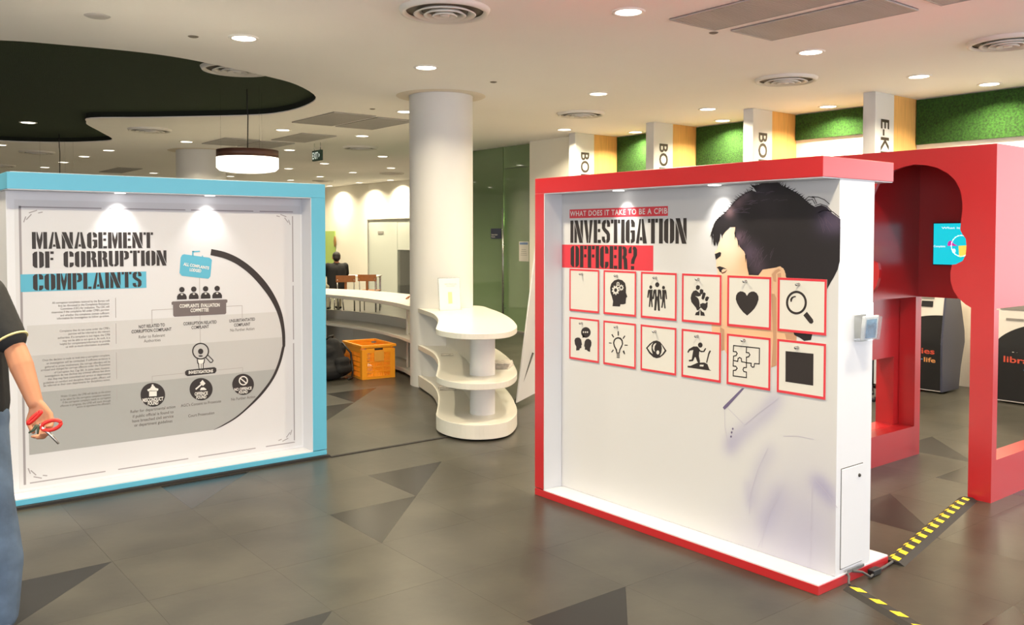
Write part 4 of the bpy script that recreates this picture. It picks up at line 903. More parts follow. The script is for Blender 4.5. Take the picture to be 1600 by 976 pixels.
# things on the shelf
r = tag(empty('sign_holder', (5.02, 7.35, .845)), 'clear sign holder with a white notice standing on the shelf by the column', 'sign holder')
hl, hr_ = pz(*zz(190, 252), .847), pz(*zz(306, 246), .847); dv = (hr_-hl); dn = Vector((dv.y, -dv.x, 0)).normalized(); upz = Vector((0, 0, .335))
lean = -dn*.03
def quad_slab(p, q, up, t, nm, m, par):
    n_ = (q-p).cross(up).normalized()*t; mb = MB(); mb.add([p, q, q+up, p+up, p+n_, q+n_, q+up+n_, p+up+n_], [(0, 1, 2, 3), (7, 6, 5, 4), (0, 4, 5, 1), (1, 5, 6, 2), (2, 6, 7, 3), (3, 7, 4, 0)]); return mb.build(nm, m, par)
quad_slab(hl-dn*.008, hr_-dn*.008, upz+lean, .003, 'back_plate', 'acrylic', r); quad_slab(hl+dv*.03, hr_-dv*.03, (upz+lean)*.97, .001, 'notice', 'white_satin', r)
quad_slab(hl-dn*.02, hr_-dn*.02, dn*.05, .003, 'foot', 'acrylic', r)
fo = MB()
for k, (a, b, zc_) in enumerate(((.28, .82, .78), (.36, .76, .72))):
    vs, fs = textmesh(('Self Check-out', 'Counter')[k], .0); x1 = max(v.x for v in vs)
    fo.add([hl+dv*(a+(b-a)*v.x/x1)+(upz+lean)*(zc_+v.y*.05)+dn*.003 for v in vs], fs)
fo.build('notice_lettering', 'paper_print', r)
quad_slab(hl+dv*.42+dn*.003+(upz+lean)*.2, hl+dv*.6+dn*.003+(upz+lean)*.2, (upz+lean)*.35, .0005, 'notice_picture', 'cream_trim', r)
rng = random.Random(5)
def paper_pile(cx, cy, z, a, w_, l_, n_, lbl):
    r = tag(empty('newspaper_stack', (cx, cy, z)), lbl, 'newspapers')
    for i in range(n_):
        t = a+rng.uniform(-.2, .2); h_ = z+.001+i*.012; c_, s_ = math.cos(t), math.sin(t)
        pts = [(cx+c_*p-s_*q, cy+s_*p+c_*q) for p, q in ((-w_/2, -l_/2), (w_/2, -l_/2), (w_/2, l_/2), (-w_/2, l_/2))]
        MB().prism(pts, idf, h_, h_+.010).build('newspaper', 'newsprint', r, bevel=.002)
paper_pile(4.66, 6.13, .456, .62, .22, .30, 4, 'folded newspapers lying on the middle tier of the curved shelf')
paper_pile(4.735, 6.98, .132, 1.0, .10, .16, 3, 'magazines tucked on the low tier of the curved shelf')
paper_pile(4.76, 7.02, .457, 1.0, .08, .12, 1, 'single leaflet on the middle tier near the column')

# ------------------------------------------------------------------ long curved counter behind
near = [(5.065, 8.20), (5.19, 8.66), (5.27, 9.14), (5.31, 9.66), (5.30, 10.12), (5.25, 10.60), (5.10, 11.2), (4.80, 11.9), (4.35, 12.5), (3.8, 12.9), (3.1, 13.1)]
far = [(5.62, 8.30), (5.98, 9.1), (6.12, 9.92), (6.13, 10.5), (6.05, 11.2), (5.84, 11.76), (5.5, 12.4), (5.0, 13.0), (4.4, 13.45), (3.8, 13.7), (3.1, 13.8)]
lc = tag(empty('curved_counter', (5.5, 10, 0)), 'long curved white counter sweeping behind the blue panel', 'counter')
def strip(pa, pb, z0, z1, nm, m='shelf_white', bevel=.004): return MB().prism(pa+list(reversed(pb)), idf, z0, z1).build(nm, m, lc, bevel=bevel)
strip(near, far, .80, .845, 'counter_top')
def lerp_line(pa, pb, f): return [(a[0]+(b[0]-a[0])*f, a[1]+(b[1]-a[1])*f) for a, b in zip(pa, pb)]
strip(lerp_line(near, far, .06), lerp_line(near, far, .62), .425, .46, 'counter_shelf')
strip(lerp_line(near, far, .16), lerp_line(near, far, .62), .03, .075, 'bottom_shelf')
strip(lerp_line(near, far, .22), lerp_line(near, far, .60), 0, .03, 'plinth', 'grille_dark', 0)
strip(lerp_line(near, far, .58), lerp_line(near, far, .63), .075, .425, 'back_panel', bevel=0)
strip(lerp_line(near, far, .58), lerp_line(near, far, .63), .46, .58, 'back_panel', bevel=0)
strip(lerp_line(near, far, .58), lerp_line(near, far, .63), .76, .80, 'back_rail', bevel=0)
for i, f in ((1, .2), (5, .2), (8, .2)):
    a, b = Vector(near[i]), Vector(far[i]); p = a+(b-a)*.25; q = a+(b-a)*.6; d = (q-p).normalized(); n_ = Vector((-d.y, d.x))*.012
    for z0, z1 in ((.075, .425), (.46, .80)): MB().prism([tuple(p-n_), tuple(p+n_), tuple(q+n_), tuple(q-n_)], idf, z0, z1).build('divider', 'shelf_white', lc)

# orange crate: corner posts, rims, bars
cr = tag(empty('plastic_crate', (0, 0, 0)), 'orange plastic crate standing on the floor under the counter', 'crate')
CW, CL, CH = .40, .58, .385
MB().box((-CW/2, -CL/2, .0), (CW/2, CL/2, .016)).build('floor_sheet', 'crate_orange', cr)
for sx in (-1, 1):
    for sy in (-1, 1): MB().prism([(sx*CW/2, sy*CL/2), (sx*(CW/2-.06), sy*CL/2), (sx*(CW/2-.06), sy*(CL/2-.012)), (sx*(CW/2-.012), sy*(CL/2-.012)), (sx*(CW/2-.012), sy*(CL/2-.06)), (sx*CW/2, sy*(CL/2-.06))], idf, .016, CH-.05).build('corner_post', 'crate_orange', cr)
rim = MB().prism(R_(-CW/2-.012, -CL/2-.012, CW/2+.012, CL/2+.012), idf, CH-.03, CH, [R_(-CW/2+.014, -CL/2+.014, CW/2-.014, CL/2-.014)]); rim.build('rim', 'crate_orange', cr, bevel=.004)
def grid_wall(p, q, name):
    p, q = Vector(p), Vector(q); d = (q-p); L = d.length; d.normalize(); n_ = Vector((-d.y, d.x, 0))*.005; mb = MB()
    def bar(s0, s1, z0, z1): a, b = p+d*s0, p+d*s1; mb.add([a-n_+Vector((0, 0, z0)), b-n_+Vector((0, 0, z0)), b+n_+Vector((0, 0, z0)), a+n_+Vector((0, 0, z0)), a-n_+Vector((0, 0, z1)), b-n_+Vector((0, 0, z1)), b+n_+Vector((0, 0, z1)), a+n_+Vector((0, 0, z1))], [(3,2,1,0),(4,5,6,7),(0,1,5,4),(1,2,6,5),(2,3,7,6),(3,0,4,7)])
    m_ = int(L/.016); 
    for i in range(m_+1):
        w_ = .006 if i % 6 else .011; bar(i*L/m_-w_/2, i*L/m_+w_/2, .016, .30)
    for z in (.016, .075, .13, .185, .245): bar(0, L, z, z+.012)
    bar(0, L, .295, CH-.028)
    tag(mb.build(name, 'crate_orange', cr), kind='stuff')
e_ = .004
grid_wall((-CW/2+.05, -CL/2+e_, 0), (CW/2-.05, -CL/2+e_, 0), 'grid_wall'); grid_wall((-CW/2+.05, CL/2-e_, 0), (CW/2-.05, CL/2-e_, 0), 'grid_wall')
grid_wall((-CW/2+e_, -CL/2+.05, 0), (-CW/2+e_, CL/2-.05, 0), 'grid_wall'); grid_wall((CW/2-e_, -CL/2+.05, 0), (CW/2-e_, CL/2-.05, 0), 'grid_wall')
MB().box((-.055, -CL/2-.008, .20), (.06, -CL/2-.001, .315)).build('label_plate', 'crate_label', cr)
MB().box((-.05, -CL/2-.004, .325), (.05, -CL/2+.008, .345)).build('hand_slot', 'dark_metal', cr)
cr.location = (4.985, 8.96, 0); cr.rotation_euler = (0, 0, -.12)
tag(MB().prism([(4.86, 8.95), (5.0, 8.9), (5.06, 9.12), (4.92, 9.16)], idf, .018, .12).build('folder_stack', 'paper', bevel=.01), 'pale papers lying inside the orange crate', 'papers')
# backpack
bk = tag(empty('backpack', (0, 0, 0)), 'black backpack slumped on the floor beside the orange crate', 'bag')
mb = MB(); mb.capsule((0, 0, .16), (0, .04, .36), .135, .10); mb.capsule((-.10, 0, .13), (.10, 0, .13), .12, .12); mb.capsule((-.06, .03, .30), (.08, .03, .32), .10, .09); mb.capsule((-.2, -.06, .09), (-.05, -.08, .1), .085, .09)
o = mb.build('bag_body', 'black_fabric', bk); rm = o.modifiers.new('remesh', 'REMESH'); rm.mode = 'VOXEL'; rm.voxel_size = .012; rm.use_smooth_shade = True
mb = MB(); mb.capsule((-.06, -.13, .12), (.07, -.13, .12), .06, .06); mb.capsule((-.04, -.12, .2), (.05, -.12, .2), .055, .055)
o = mb.build('front_pocket', 'black_fabric', bk); rm = o.modifiers.new('remesh', 'REMESH'); rm.mode = 'VOXEL'; rm.voxel_size = .012; rm.use_smooth_shade = True
MB().tube([(-.05, .1, .42), (-.03, .06, .48), (.03, .06, .48), (.05, .1, .42)], .009, 8).build('carry_handle', 'black_plastic', bk)
MB().tube([(.09, -.02, .40), (.17, -.08, .28), (.16, -.12, .1), (.10, -.18, .015), (.0, -.22, .012)], .012, 8).build('strap', 'black_plastic', bk)
bk.location = (4.56, 8.98, 0); bk.rotation_euler = (0, 0, .25)

# leaning board on an easel by the red panel
ez = tag(empty('easel_board', (5.3, 6.5, 0)), 'white board on a black easel, seen edge on beside the red panel', 'easel')
b0 = Vector((5.10, 6.38, .05)); bd = Vector((.85, .52, 0)).normalized(); nn = Vector((.52, -.85, 0)).normalized(); bu = (Vector((0, 0, 1.45)) + nn*.19)
quad_slab(b0, b0+bd*.62, bu, .012, 'board', 'white_satin', ez)
mb = MB(); mb.tube([b0+bd*.05+nn*.30-Vector((0, 0, .05)), b0+bd*.31+bu*.9], .011, 8); mb.build('leg', 'black_plastic', ez)
MB().tube([b0-bd*.01-nn*.02-Vector((0, 0, .05)), b0+bd*.28+bu*.30+nn*.02], .010, 8).build('leg', 'black_plastic', ez); MB().tube([b0+bd*.60-Vector((0, 0, .05)), b0+bd*.40+bu*.8+nn*.02], .010, 8).build('leg', 'black_plastic', ez)

# ------------------------------------------------------------------ notices on the green glass
tag(MB().box((9.086, 11.76, 1.57), (9.093, 12.05, 1.745)).build('room_sign', 'navy'), 'small navy sign stuck on the green glass beside the handle', 'sign')
o = MB(); 
ns = bpy.data.objects['room_sign']
mb = MB(); add_text(mb, 'Interview', lambda a, b: (9.085, -a, b), -12.03, -11.86, 1.625, 1.655, .01); add_text(mb, 'Room', lambda a, b: (9.085, -a, b), -12.03, -11.93, 1.59, 1.615, .01); mb.build('lettering', 'paper', ns)
nt_ = tag(MB().box((9.088, 11.03, 1.20), (9.0935, 11.28, 1.525)).build('paper_notice', 'paper'), 'white paper notice taped to the green glass door', 'notice')
MB().box((9.086, 11.05, 1.475), (9.088, 11.26, 1.51)).build('notice_heading', 'notice_blue', nt_)
for i in range(4): MB().box((9.086, 11.07+.01*i, 1.30+.03*i), (9.088, 11.24-.008*i, 1.306+.03*i)).build('notice_line', 'paper_print', nt_)

# ------------------------------------------------------------------ table, chairs and people at the back
def cafe_chair(x, y, rz, lbl):
    r = tag(empty('cafe_chair', (0, 0, 0)), lbl, 'chair', 'wooden chairs at the far table')
    MB().box((-.2, -.2, .44), (.2, .2, .46)).build('seat', 'chair_wood', r, bevel=.008)
    mb = MB(); n_ = 8; pts = [(-.2+.4*i/n_, -.22+.03*math.cos(math.pi*(i/n_-.5))*-1) for i in range(n_+1)]
    mb.prism(pts+[(a, b-.014) for a, b in reversed(pts)], idf, .66, .80); mb.build('backrest', 'chair_wood', r)
    MB().box((-.025, -.235, .45), (.025, -.22, .70)).build('back_splat', 'chair_wood', r)
    for sx in (-1, 1):
        MB().tube([(sx*.17, -.17, 0), (sx*.17, -.19, .44), (sx*.17, -.235, .72)], .011, 8).build('leg', 'steel', r); MB().tube([(sx*.17, .17, 0), (sx*.17, .16, .45)], .011, 8).build('leg', 'steel', r)
    r.location = (x, y, 0); r.rotation_euler = (0, 0, rz)
ch1, ch2 = pk(541, 470, 18.5), pk(578, 470, 18.9)
face_rz = math.atan2(FW.y, FW.x)-math.pi/2
cafe_chair(ch1.x, ch1.y, face_rz+.15, 'wooden chair beside the seated man in black'); cafe_chair(ch2.x, ch2.y, face_rz-.1, 'wooden chair at the right end of the far table')
tb = tag(empty('cafe_table', (0, 0, 0)), 'pale table with steel legs where the man sits', 'table')
MB().box((-.75, -.35, .715), (.75, .35, .74)).build('table_top', 'shelf_white', tb, bevel=.004)
for sx in (-1, 1):
    for sy in (-1, 1): MB().box((sx*.71-.02, sy*.31-.02, 0), (sx*.71+.02, sy*.31+.02, .715)).build('leg', 'steel', tb)
tc = pk(541, 440, 19.6); tb.location = (tc.x, tc.y, 0); tb.rotation_euler = (0, 0, face_rz)
orn = pk(525, 377, 23.5)
tag(MB().ell((BACK-.04, pu(525, 377, BACK).y, pu(525, 377, BACK).z), (.03, .06, .17), 14, 10).build('wall_ornament', 'tan_ornament'), 'small brown ornament hung on the far wall above the man', 'ornament')

# ------------------------------------------------------------------ people
def blob(name, caps, m, parent, vox, ells=()):
    mb = MB()
    for a, b, ra, rb in caps: mb.capsule(a, b, ra, rb, 12, 4)
    for c, r_ in ells: mb.ell(c, r_)
    o = mb.build(name, m, parent); rm = o.modifiers.new('remesh', 'REMESH'); rm.mode = 'VOXEL'; rm.voxel_size = vox; rm.use_smooth_shade = True
    sm = o.modifiers.new('smooth', 'SMOOTH'); sm.factor = .5; sm.iterations = 3
    return o
V = Vector
def frame(right, fwd):
    """body frame: p(r, f, z)"""
    return lambda base: (lambda r, f, z: base + right*r + fwd*f + V((0, 0, z)))
def head_parts(root, P, hz, vox, hairm='hair'):
    """P(r,f,z): head centre at r=f=0, crown at hz"""
    caps = [(P(0, -.01, hz-.32), P(0, .0, hz-.2), .055, .055)]
    ells = [(P(0, .0, hz-.10), (.078, .09, .105)), (P(0, .035, hz-.165), (.052, .05, .055))]
    caps += [(P(0, .095, hz-.12), P(0, .112, hz-.145), .010, .015)]
    for s in (-1, 1): caps.append((P(s*.08, -.005, hz-.10), P(s*.082, -.012, hz-.145), .014, .010))
    return caps, ells
def face_bits(root, P, hz):
    for s in (-1, 1): MB().ell(P(s*.032, .083, hz-.115), (.011, .011, .009), 10, 6).build('eye', 'ink_black', root)
    MB().capsule(P(-.022, .088, hz-.185), P(.022, .088, hz-.185), .006, .006, 8, 3).build('mouth', 'lip_ink', root)
    mb = MB(); mb.ell(P(0, -.018, hz-.078), (.086, .092, .092)); mb.ell(P(0, -.04, hz-.12), (.078, .072, .08)); mb.build('hair', 'hair', root)

# --- person at the left edge, back to the viewer, reaching down with a red-handled tool
K = 3.65
right = RT.copy(); fwd = V((FW.x, FW.y, 0)).normalized()
def W_(x, y, k=K): return pk(x, y, k)
def Xk(X, k, z): return V((0, 0, z)) + right*X + fwd*k
ps = tag(empty('person', Xk(-2.31, K, 0)), 'person in black polo and blue jeans holding red-handled scissors at the left edge', 'person')
c0 = Xk(-2.33, K, 0)
PL = lambda r, f, z: c0 + right*r + fwd*f + V((0, 0, z))
sh_r = W_(-22, 462, 3.62); el = W_(24, 545, 3.58); wr = W_(55, 629, 3.50)
sh_l = PL(-.19, 0, 1.39); el_l = PL(-.25, .02, 1.12); wr_l = PL(-.22, .16, .92)
hipR, hipL = Xk(-2.235, K, .84), Xk(-2.42, K, .84)
knR, anR = W_(-16, 770, 3.56), W_(-6, 970, 3.54); knL, anL = Xk(-2.46, K+.1, .50), Xk(-2.47, K+.05, .10)
caps, ells = head_parts(ps, PL, 1.73, .01)
caps += [(sh_r, el, .050, .042), (el, el+(wr-el)*.35, .043, .046), (el+(wr-el)*.35, wr, .045, .030), (sh_l, el_l, .05, .042), (el_l, wr_l, .044, .03)]
caps += [(PL(0, 0, 1.0), PL(0, 0, 1.35), .08, .08), (hipR, knR, .075, .055), (knR, anR, .055, .04), (hipL, knL, .075, .055), (knL, anL, .055, .04)]
# right hand: palm, four fingers closing round the tool, thumb from the side of the palm
def hand(wr, d, side, depth, sc=1.0):
    """d: wrist->knuckles, side: thumb side, depth: curl direction"""
    d, side, depth = d.normalized(), side.normalized(), depth.normalized(); out = []
    for i, t in enumerate((-.030, -.010, .010, .028)):
        kn = wr + d*(.088-.006*abs(i-1.4))*sc + side*(-t)*sc
        out.append((wr+d*.02*sc+side*(-t*.6)*sc, kn, .016*sc, .0115*sc))
        ln = (.040, .046, .044, .034)[i]*sc
        p1 = kn + (d*.75+depth*.65).normalized()*ln; p2 = p1 + (d*.15+depth*1.0).normalized()*ln*.75; p3 = p2 + (-d*.6+depth*.6).normalized()*ln*.55
        out += [(kn, p1, .0105*sc, .0095*sc), (p1, p2, .0095*sc, .0085*sc), (p2, p3, .0085*sc, .0075*sc)]
    tb_ = wr + d*.025*sc + side*.022*sc; t1 = tb_ + (d*.6+side*.75).normalized()*.042*sc; t2 = t1 + (d*.95+side*.1+depth*.35).normalized()*.034*sc; t3 = t2 + (d*.8-side*.3+depth*.5).normalized()*.026*sc
    out += [(tb_, t1, .016*sc, .0125*sc), (t1, t2, .012*sc, .0105*sc), (t2, t3, .0105*sc, .0085*sc)]
    return out
hd = (W_(74, 660, 3.47)-wr)
caps += hand(wr, hd, -right*.8+V((0, 0, -.45)), V((0, 0, -.55))-fwd*.65+right*.15, 1.0)
caps += hand(wr_l, V((0, 0, -1))+fwd*.4, right+fwd*.4, -right*.2+fwd*.6, 1.0)
bodyo = blob('body', caps, 'skin', ps, .0055, ells)
face_bits(ps, PL, 1.73)
ed = (el-sh_r).normalized()
sh_caps = [(PL(-.11, 0, .90), PL(-.10, 0, 1.28), .130, .135), (PL(.075, 0, .90), PL(.06, 0, 1.28), .138, .135), (PL(-.15, 0, 1.36), PL(.13, 0, 1.36), .085, .085), (sh_r, sh_r+(el-sh_r)*.80, .082, .066), (sh_l, sh_l+(el_l-sh_l)*.78, .080, .066), (PL(0, -.01, 1.42), PL(0, -.01, 1.46), .07, .062)]
shirt_o = blob('polo_shirt', sh_caps, 'black_shirt', ps, .011)
for (a, b, f0, rr) in ((sh_r, el, .83, .0675), (sh_l, el_l, .81, .0675)):
    p = a+(b-a)*f0; dd_ = (b-a).normalized(); MB().tube([p, p+dd_*.007], rr*1.012, 24).build('sleeve_stripe', 'cream_trim', shirt_o)
MB().tube([PL(-.03, 0, .905), PL(-.03, 0, .925)], .155, 28).build('hem_tab', 'yellow_cloth', shirt_o)
blob('jeans', [(hipR, hipL, .118, .118), (hipR+V((0, 0, -.03)), knR, .112, .088), (knR, W_(-3, 875, 3.55), .086, .094), (W_(-3, 875, 3.55), anR+V((0, 0, .03)), .094, .084), (hipL, knL, .11, .088), (knL, anL, .088, .08)], 'denim', ps, .012)
for an in (anR, anL):
    b_ = V((an.x, an.y, 0)); mb = MB(); sd_ = (fwd*.55-right*.83).normalized(); rot = Matrix.Rotation(math.atan2(sd_.y, sd_.x), 3, 'Z'); mb.ell(b_+sd_*.06+V((0, 0, .045)), (.14, .052, .045), 16, 10, rot); mb.build('shoe', 'shoe', ps)
# scissors
sc = tag(empty('scissors', W_(68, 660, 3.42)), 'red-handled scissors held in the hand at the left edge', 'scissors')
def ringpts(c, a, b, n_=18): return [c + a*math.cos(2*math.pi*i/n_) + b*math.sin(2*math.pi*i/n_) for i in range(n_+1)]
kt = 3.40
cA = W_(54, 652, kt); MB().tube(ringpts(cA, (W_(60, 645, kt)-cA)*1.15, (W_(50, 661, kt)-cA)*.8+ (W_(46, 649, kt)-cA)*.6), .0075, 8).build('handle_ring', 'scissor_red', sc)
cB = W_(80, 664, kt); MB().tube(ringpts(cB, (W_(95, 660, kt)-cB), (W_(82, 671, kt)-cB)), .0075, 8).build('handle_ring', 'scissor_red', sc)
pv_ = W_(66, 668, kt)
MB().tube([cA+(pv_-cA)*.6, pv_, W_(76, 676, kt), W_(91, 693, kt)], [.005, .007, .006, .003], 6).build('blade', 'steel', sc)
MB().tube([cB+(pv_-cB)*.7, pv_, W_(80, 679, kt+.01), W_(92, 693, kt+.01)], [.005, .007, .006, .003], 6).build('blade', 'steel', sc)
MB().tube([W_(58, 664, kt), W_(52, 672, kt), W_(45, 676, kt)], [.007, .006, .003], 6).build('spring_clip', 'tool_green', sc); MB().tube([W_(60, 666, kt), W_(59, 678, kt)], [.006, .003], 6).build('spring_clip', 'tool_green', sc)

# --- man seated at the far table, seen from behind
mc = pk(526, 480, 19.0); mc = V((mc.x, mc.y, 0)); mr = right*.93+fwd*.36; mf = fwd*.93-right*.36
PM = lambda r, f, z: mc + mr*r + mf*f + V((0, 0, z))
pm_ = tag(empty('person', mc), 'man in a black shirt seated at the far table with his back turned', 'person')
caps, ells = head_parts(pm_, PM, 1.27, .02)
for s in (-1, 1):
    caps += [(PM(s*.19, 0, .98), PM(s*.24, .12, .78), .05, .042), (PM(s*.24, .12, .78), PM(s*.12, .36, .79), .042, .03)] + hand(PM(s*.12, .36, .79), mf, -mr*s, V((0, 0, -1)), 1)
caps += [(PM(0, 0, .5), PM(0, 0, .95), .07, .07)]
blob('body', caps, 'skin', pm_, .011, ells); face_bits(pm_, PM, 1.27)
blob('shirt', [(PM(-.07, 0, .52), PM(-.08, 0, .9), .13, .135), (PM(.07, 0, .52), PM(.08, 0, .9), .13, .135), (PM(-.16, 0, .95), PM(.16, 0, .95), .085, .085), (PM(-.19, 0, .97), PM(-.235, .10, .80), .075, .06), (PM(.19, 0, .97), PM(.235, .10, .80), .075, .06), (PM(0, 0, 1.0), PM(0, 0, 1.03), .07, .06)], 'black_shirt', pm_, .016)
blob('trousers', [(PM(-.1, 0, .54), PM(.1, 0, .54), .11, .11), (PM(-.1, .02, .53), PM(-.12, .42, .53), .085, .07), (PM(.1, .02, .53), PM(.12, .42, .53), .085, .07), (PM(-.12, .42, .52), PM(-.12, .40, .09), .065, .06), (PM(.12, .42, .52), PM(.12, .40, .09), .065, .06)], 'trousers', pm_, .016)
for s in (-1, 1): MB().ell(PM(s*.12, .46, .045), (.06, .12, .045), 12, 8).build('shoe', 'black_plastic', pm_)
stl = tag(empty('stool', mc), 'stool under the seated man', 'stool'); MB().lathe([(0, .40), (.17, .40), (.18, .42), (.17, .435), (0, .435)], tuple(mc), 20).build('seat', 'chair_wood', stl)
for i in range(4): t = math.pi/4+i*math.pi/2; MB().tube([mc+V((.12*math.cos(t), .12*math.sin(t), .40)), mc+V((.16*math.cos(t), .16*math.sin(t), 0))], .014, 8).build('leg', 'steel', stl)

# --- person standing behind the column; only a hand on the counter shows
hp_ = pz(637, 462, .885); bc = pk(700, 500, 12.4); bc = V((bc.x, bc.y, 0))
PB = lambda r, f, z: bc + right*r + fwd*f + V((0, 0, z))
pb = tag(empty('person', bc), 'person hidden behind the white column, one hand resting on the counter', 'person')
caps, ells = head_parts(pb, PB, 1.62, .02)
eb = PB(-.24, -.06, 1.0); wb = hp_ + right*.13 + V((0, 0, .02))
caps += [(PB(-.19, 0, 1.30), eb, .05, .042), (eb, wb, .042, .03), (PB(.19, 0, 1.30), PB(.24, 0, 1.04), .05, .042), (PB(.24, 0, 1.04), PB(.22, -.12, .86), .042, .03), (PB(0, 0, .9), PB(0, 0, 1.25), .07, .07)]
caps += hand(wb, hp_-wb, -fwd, V((0, 0, -.6))-right*.6, 1.0) + hand(PB(.22, -.12, .86), V((0, 0, -1)), -right, -fwd, 1.0)
blob('body', caps, 'skin', pb, .010, ells); face_bits(pb, PB, 1.62)
blob('shirt', [(PB(-.07, 0, .88), PB(-.08, 0, 1.2), .12, .13), (PB(.07, 0, .88), PB(.08, 0, 1.2), .12, .13), (PB(-.15, 0, 1.27), PB(.15, 0, 1.27), .08, .08), (PB(-.19, 0, 1.30), PB(-.225, -.04, 1.10), .07, .06), (PB(.19, 0, 1.30), PB(.225, 0, 1.12), .07, .06)], 'navy', pb, .016)
blob('trousers', [(PB(-.09, 0, .86), PB(.09, 0, .86), .115, .115), (PB(-.1, 0, .82), PB(-.11, 0, .10), .095, .07), (PB(.1, 0, .82), PB(.11, 0, .10), .095, .07)], 'black_fabric', pb, .016)
for s in (-1, 1): MB().ell(PB(s*.11, -.03, .045), (.09, .09, .045), 12, 8).build('shoe', 'black_plastic', pb)

# ------------------------------------------------------------------ ceiling fittings
DL = [((982,18), 'largest downlight, nearest the viewer at the top centre'), ((381,59), 'downlight above the tip of the green recess'), ((666,105), 'downlight just in front of the white column'),
      ((1267,81), 'downlight below the right-hand ceiling grilles'), ((935,146), 'downlight above the left end of the red panel'), ((1436,119), 'downlight above the E-K sign fin'),
      ((1546,131), 'rightmost downlight, over the widest turf panel'), ((1106,170), 'downlight in front of the third sign fin from the right'), ((1294,166), 'downlight in the bay left of the E-K fin'),
      ((1129,188), 'downlight in the middle turf bay'), ((993,206), 'downlight in the farthest turf bay'), ((882,202), 'downlight beside the farthest sign fin'),
      ((633,174), 'downlight at the left edge of the white column'), ((442,202.5), 'downlight right of the pendant lamp, nearest row'), ((566,212), 'downlight between the paired grilles and the exit sign row'),
      ((452.5,234), 'downlight left of the exit sign'), ((598,244), 'downlight behind the small round diffuser left of the column'), ((507,255), 'downlight just below the exit sign'),
      ((451,263), 'downlight right of the glowing pendant drum'), ((551.5,269), 'downlight in the far row near the cream wall, centre'), ((611,262), 'far downlight close to the column edge, upper'),
      ((500,275.6), 'far downlight over the right end of the blue header, upper'), ((454,281), 'far downlight just above the blue header, right of the pendant'), ((561,285), 'wall-washing downlight at the far cream wall, middle'),
      ((610,281), 'wall-washing downlight at the far cream wall beside the column'), ((515,290), 'wall-washing downlight at the corner of the blue header'), ((291.5,221), 'downlight left of the far column'),
      ((170,234.5), 'downlight under the small lobe of the green recess'), ((131.5,244), 'downlight, second in the slanting row over the blue panel'), ((99,253), 'downlight, third in the slanting row over the blue panel'),
      ((70,261), 'downlight, lowest in the slanting row over the blue panel'), ((0,226), 'downlight cut by the left edge of the photo'), ((240,270), 'far downlight above the middle of the blue header'), ((360,275), 'far downlight just below the pendant drum')]
def downlight(x, y, z, lbl, watts, group='downlights in the ceiling'):
    r = tag(empty('downlight', (x, y, z)), lbl, 'downlight', group)
    MB().lathe([(.088, -.001), (.088, -.007), (.098, -.010), (.112, -.006), (.114, 0)], (x, y, z), 28).build('trim_ring', 'lamp_ring', r)
    MB().lathe([(.0, -.006), (.089, -.006)], (x, y, z), 28).build('lens', 'lamp_lens', r)
    disk_light('lamp_light', r, (x, y, z-.015), .085, watts)
for (x, y), lbl in DL:
    p = pz(x, y, CEIL); downlight(p.x, p.y, CEIL, lbl, LAMP_W)
p = pz(44, 191, CT); downlight(p.x, p.y, CT, 'downlight set inside the dark green recess', LAMP_W, 'downlights in the ceiling')
for gx, gy, gl in ((10.2, 12.9, 'added downlight brightening the green glass room, left'), (10.2, 11.6, 'added downlight brightening the green glass room, right')): downlight(gx, gy, 2.72, gl, LAMP_W*1.3, 'added downlights in the glass room')  # extra lights added to brighten the room behind the green glass
# the same grid of fittings goes on over the rest of the hall, outside the photo
for i, (x, y) in enumerate([(2.5, 4.2), (2.5, 1.6), (4.4, 1.6), (6.4, 1.6), (8.2, 1.6), (.6, 1.6), (.6, 4.2), (.6, 6.5), (-1.4, 4.2), (-1.4, 6.6), (-3.4, 6.6), (-3.4, 10), (-3.4, 14), (-3.4, 18), (0, 18.5), (0, 21.5), (2, 21.5), (2.5, -1), (6.4, -1)]):
    downlight(x, y, CEIL, 'ceiling downlight outside the photograph', LAMP_W, 'unseen downlights')
def diffuser(x, y, z, r0, lbl):
    r = tag(empty('air_diffuser', (x, y, z)), lbl, 'air diffuser', 'round air diffusers'); c = (x, y, z)
    MB().lathe([(0, -.002), (r0*.95, -.002)], c, 36).build('throat', 'diffuser_dark', r)
    MB().lathe([(r0*.86, -.012), (r0*.90, -.030), (r0*.97, -.030), (r0*1.0, -.012), (r0*1.02, 0)], c, 40).build('outer_ring', 'diffuser_white', r)
    for a, b, d in ((.70, .54, .034), (.48, .34, .040), (.28, .14, .044)):
        MB().lathe([(r0*a, -d), (r0*b, -.010), (r0*b-.006, -.012), (r0*a-.008, -d-.006)], c, 36, closed=True).build('cone_ring', 'diffuser_white', r)
    MB().lathe([(0, -.046), (r0*.10, -.046), (r0*.12, -.03), (r0*.06, -.01)], c, 20).build('centre_cap', 'diffuser_white', r)
for (x, y), rr, lbl in [((695,15), .30, 'large round air diffuser at the top centre'), ((908,177), .29, 'round air diffuser right of the white column'), ((1228,123), .29, 'round air diffuser above the red panel'), ((1575,64), .29, 'round air diffuser at the right edge'),
                       ((234,202), .29, 'round air diffuser beside the green recess neck'), ((563,230), .29, 'round air diffuser right of the exit sign'), ((612,270), .29, 'small far air diffuser near the column edge'), ((58,237), .29, 'far air diffuser under the green recess at left'), ((0,258), .29, 'air diffuser cut by the left edge'), ((505,282), .29, 'far air diffuser over the blue header corner')]:
    p = pz(x, y, CEIL); diffuser(p.x, p.y, CEIL, rr, lbl)
p = pz(371, 106, CT); diffuser(p.x, p.y, CT, .33, 'round air diffuser inside the tip of the green recess')
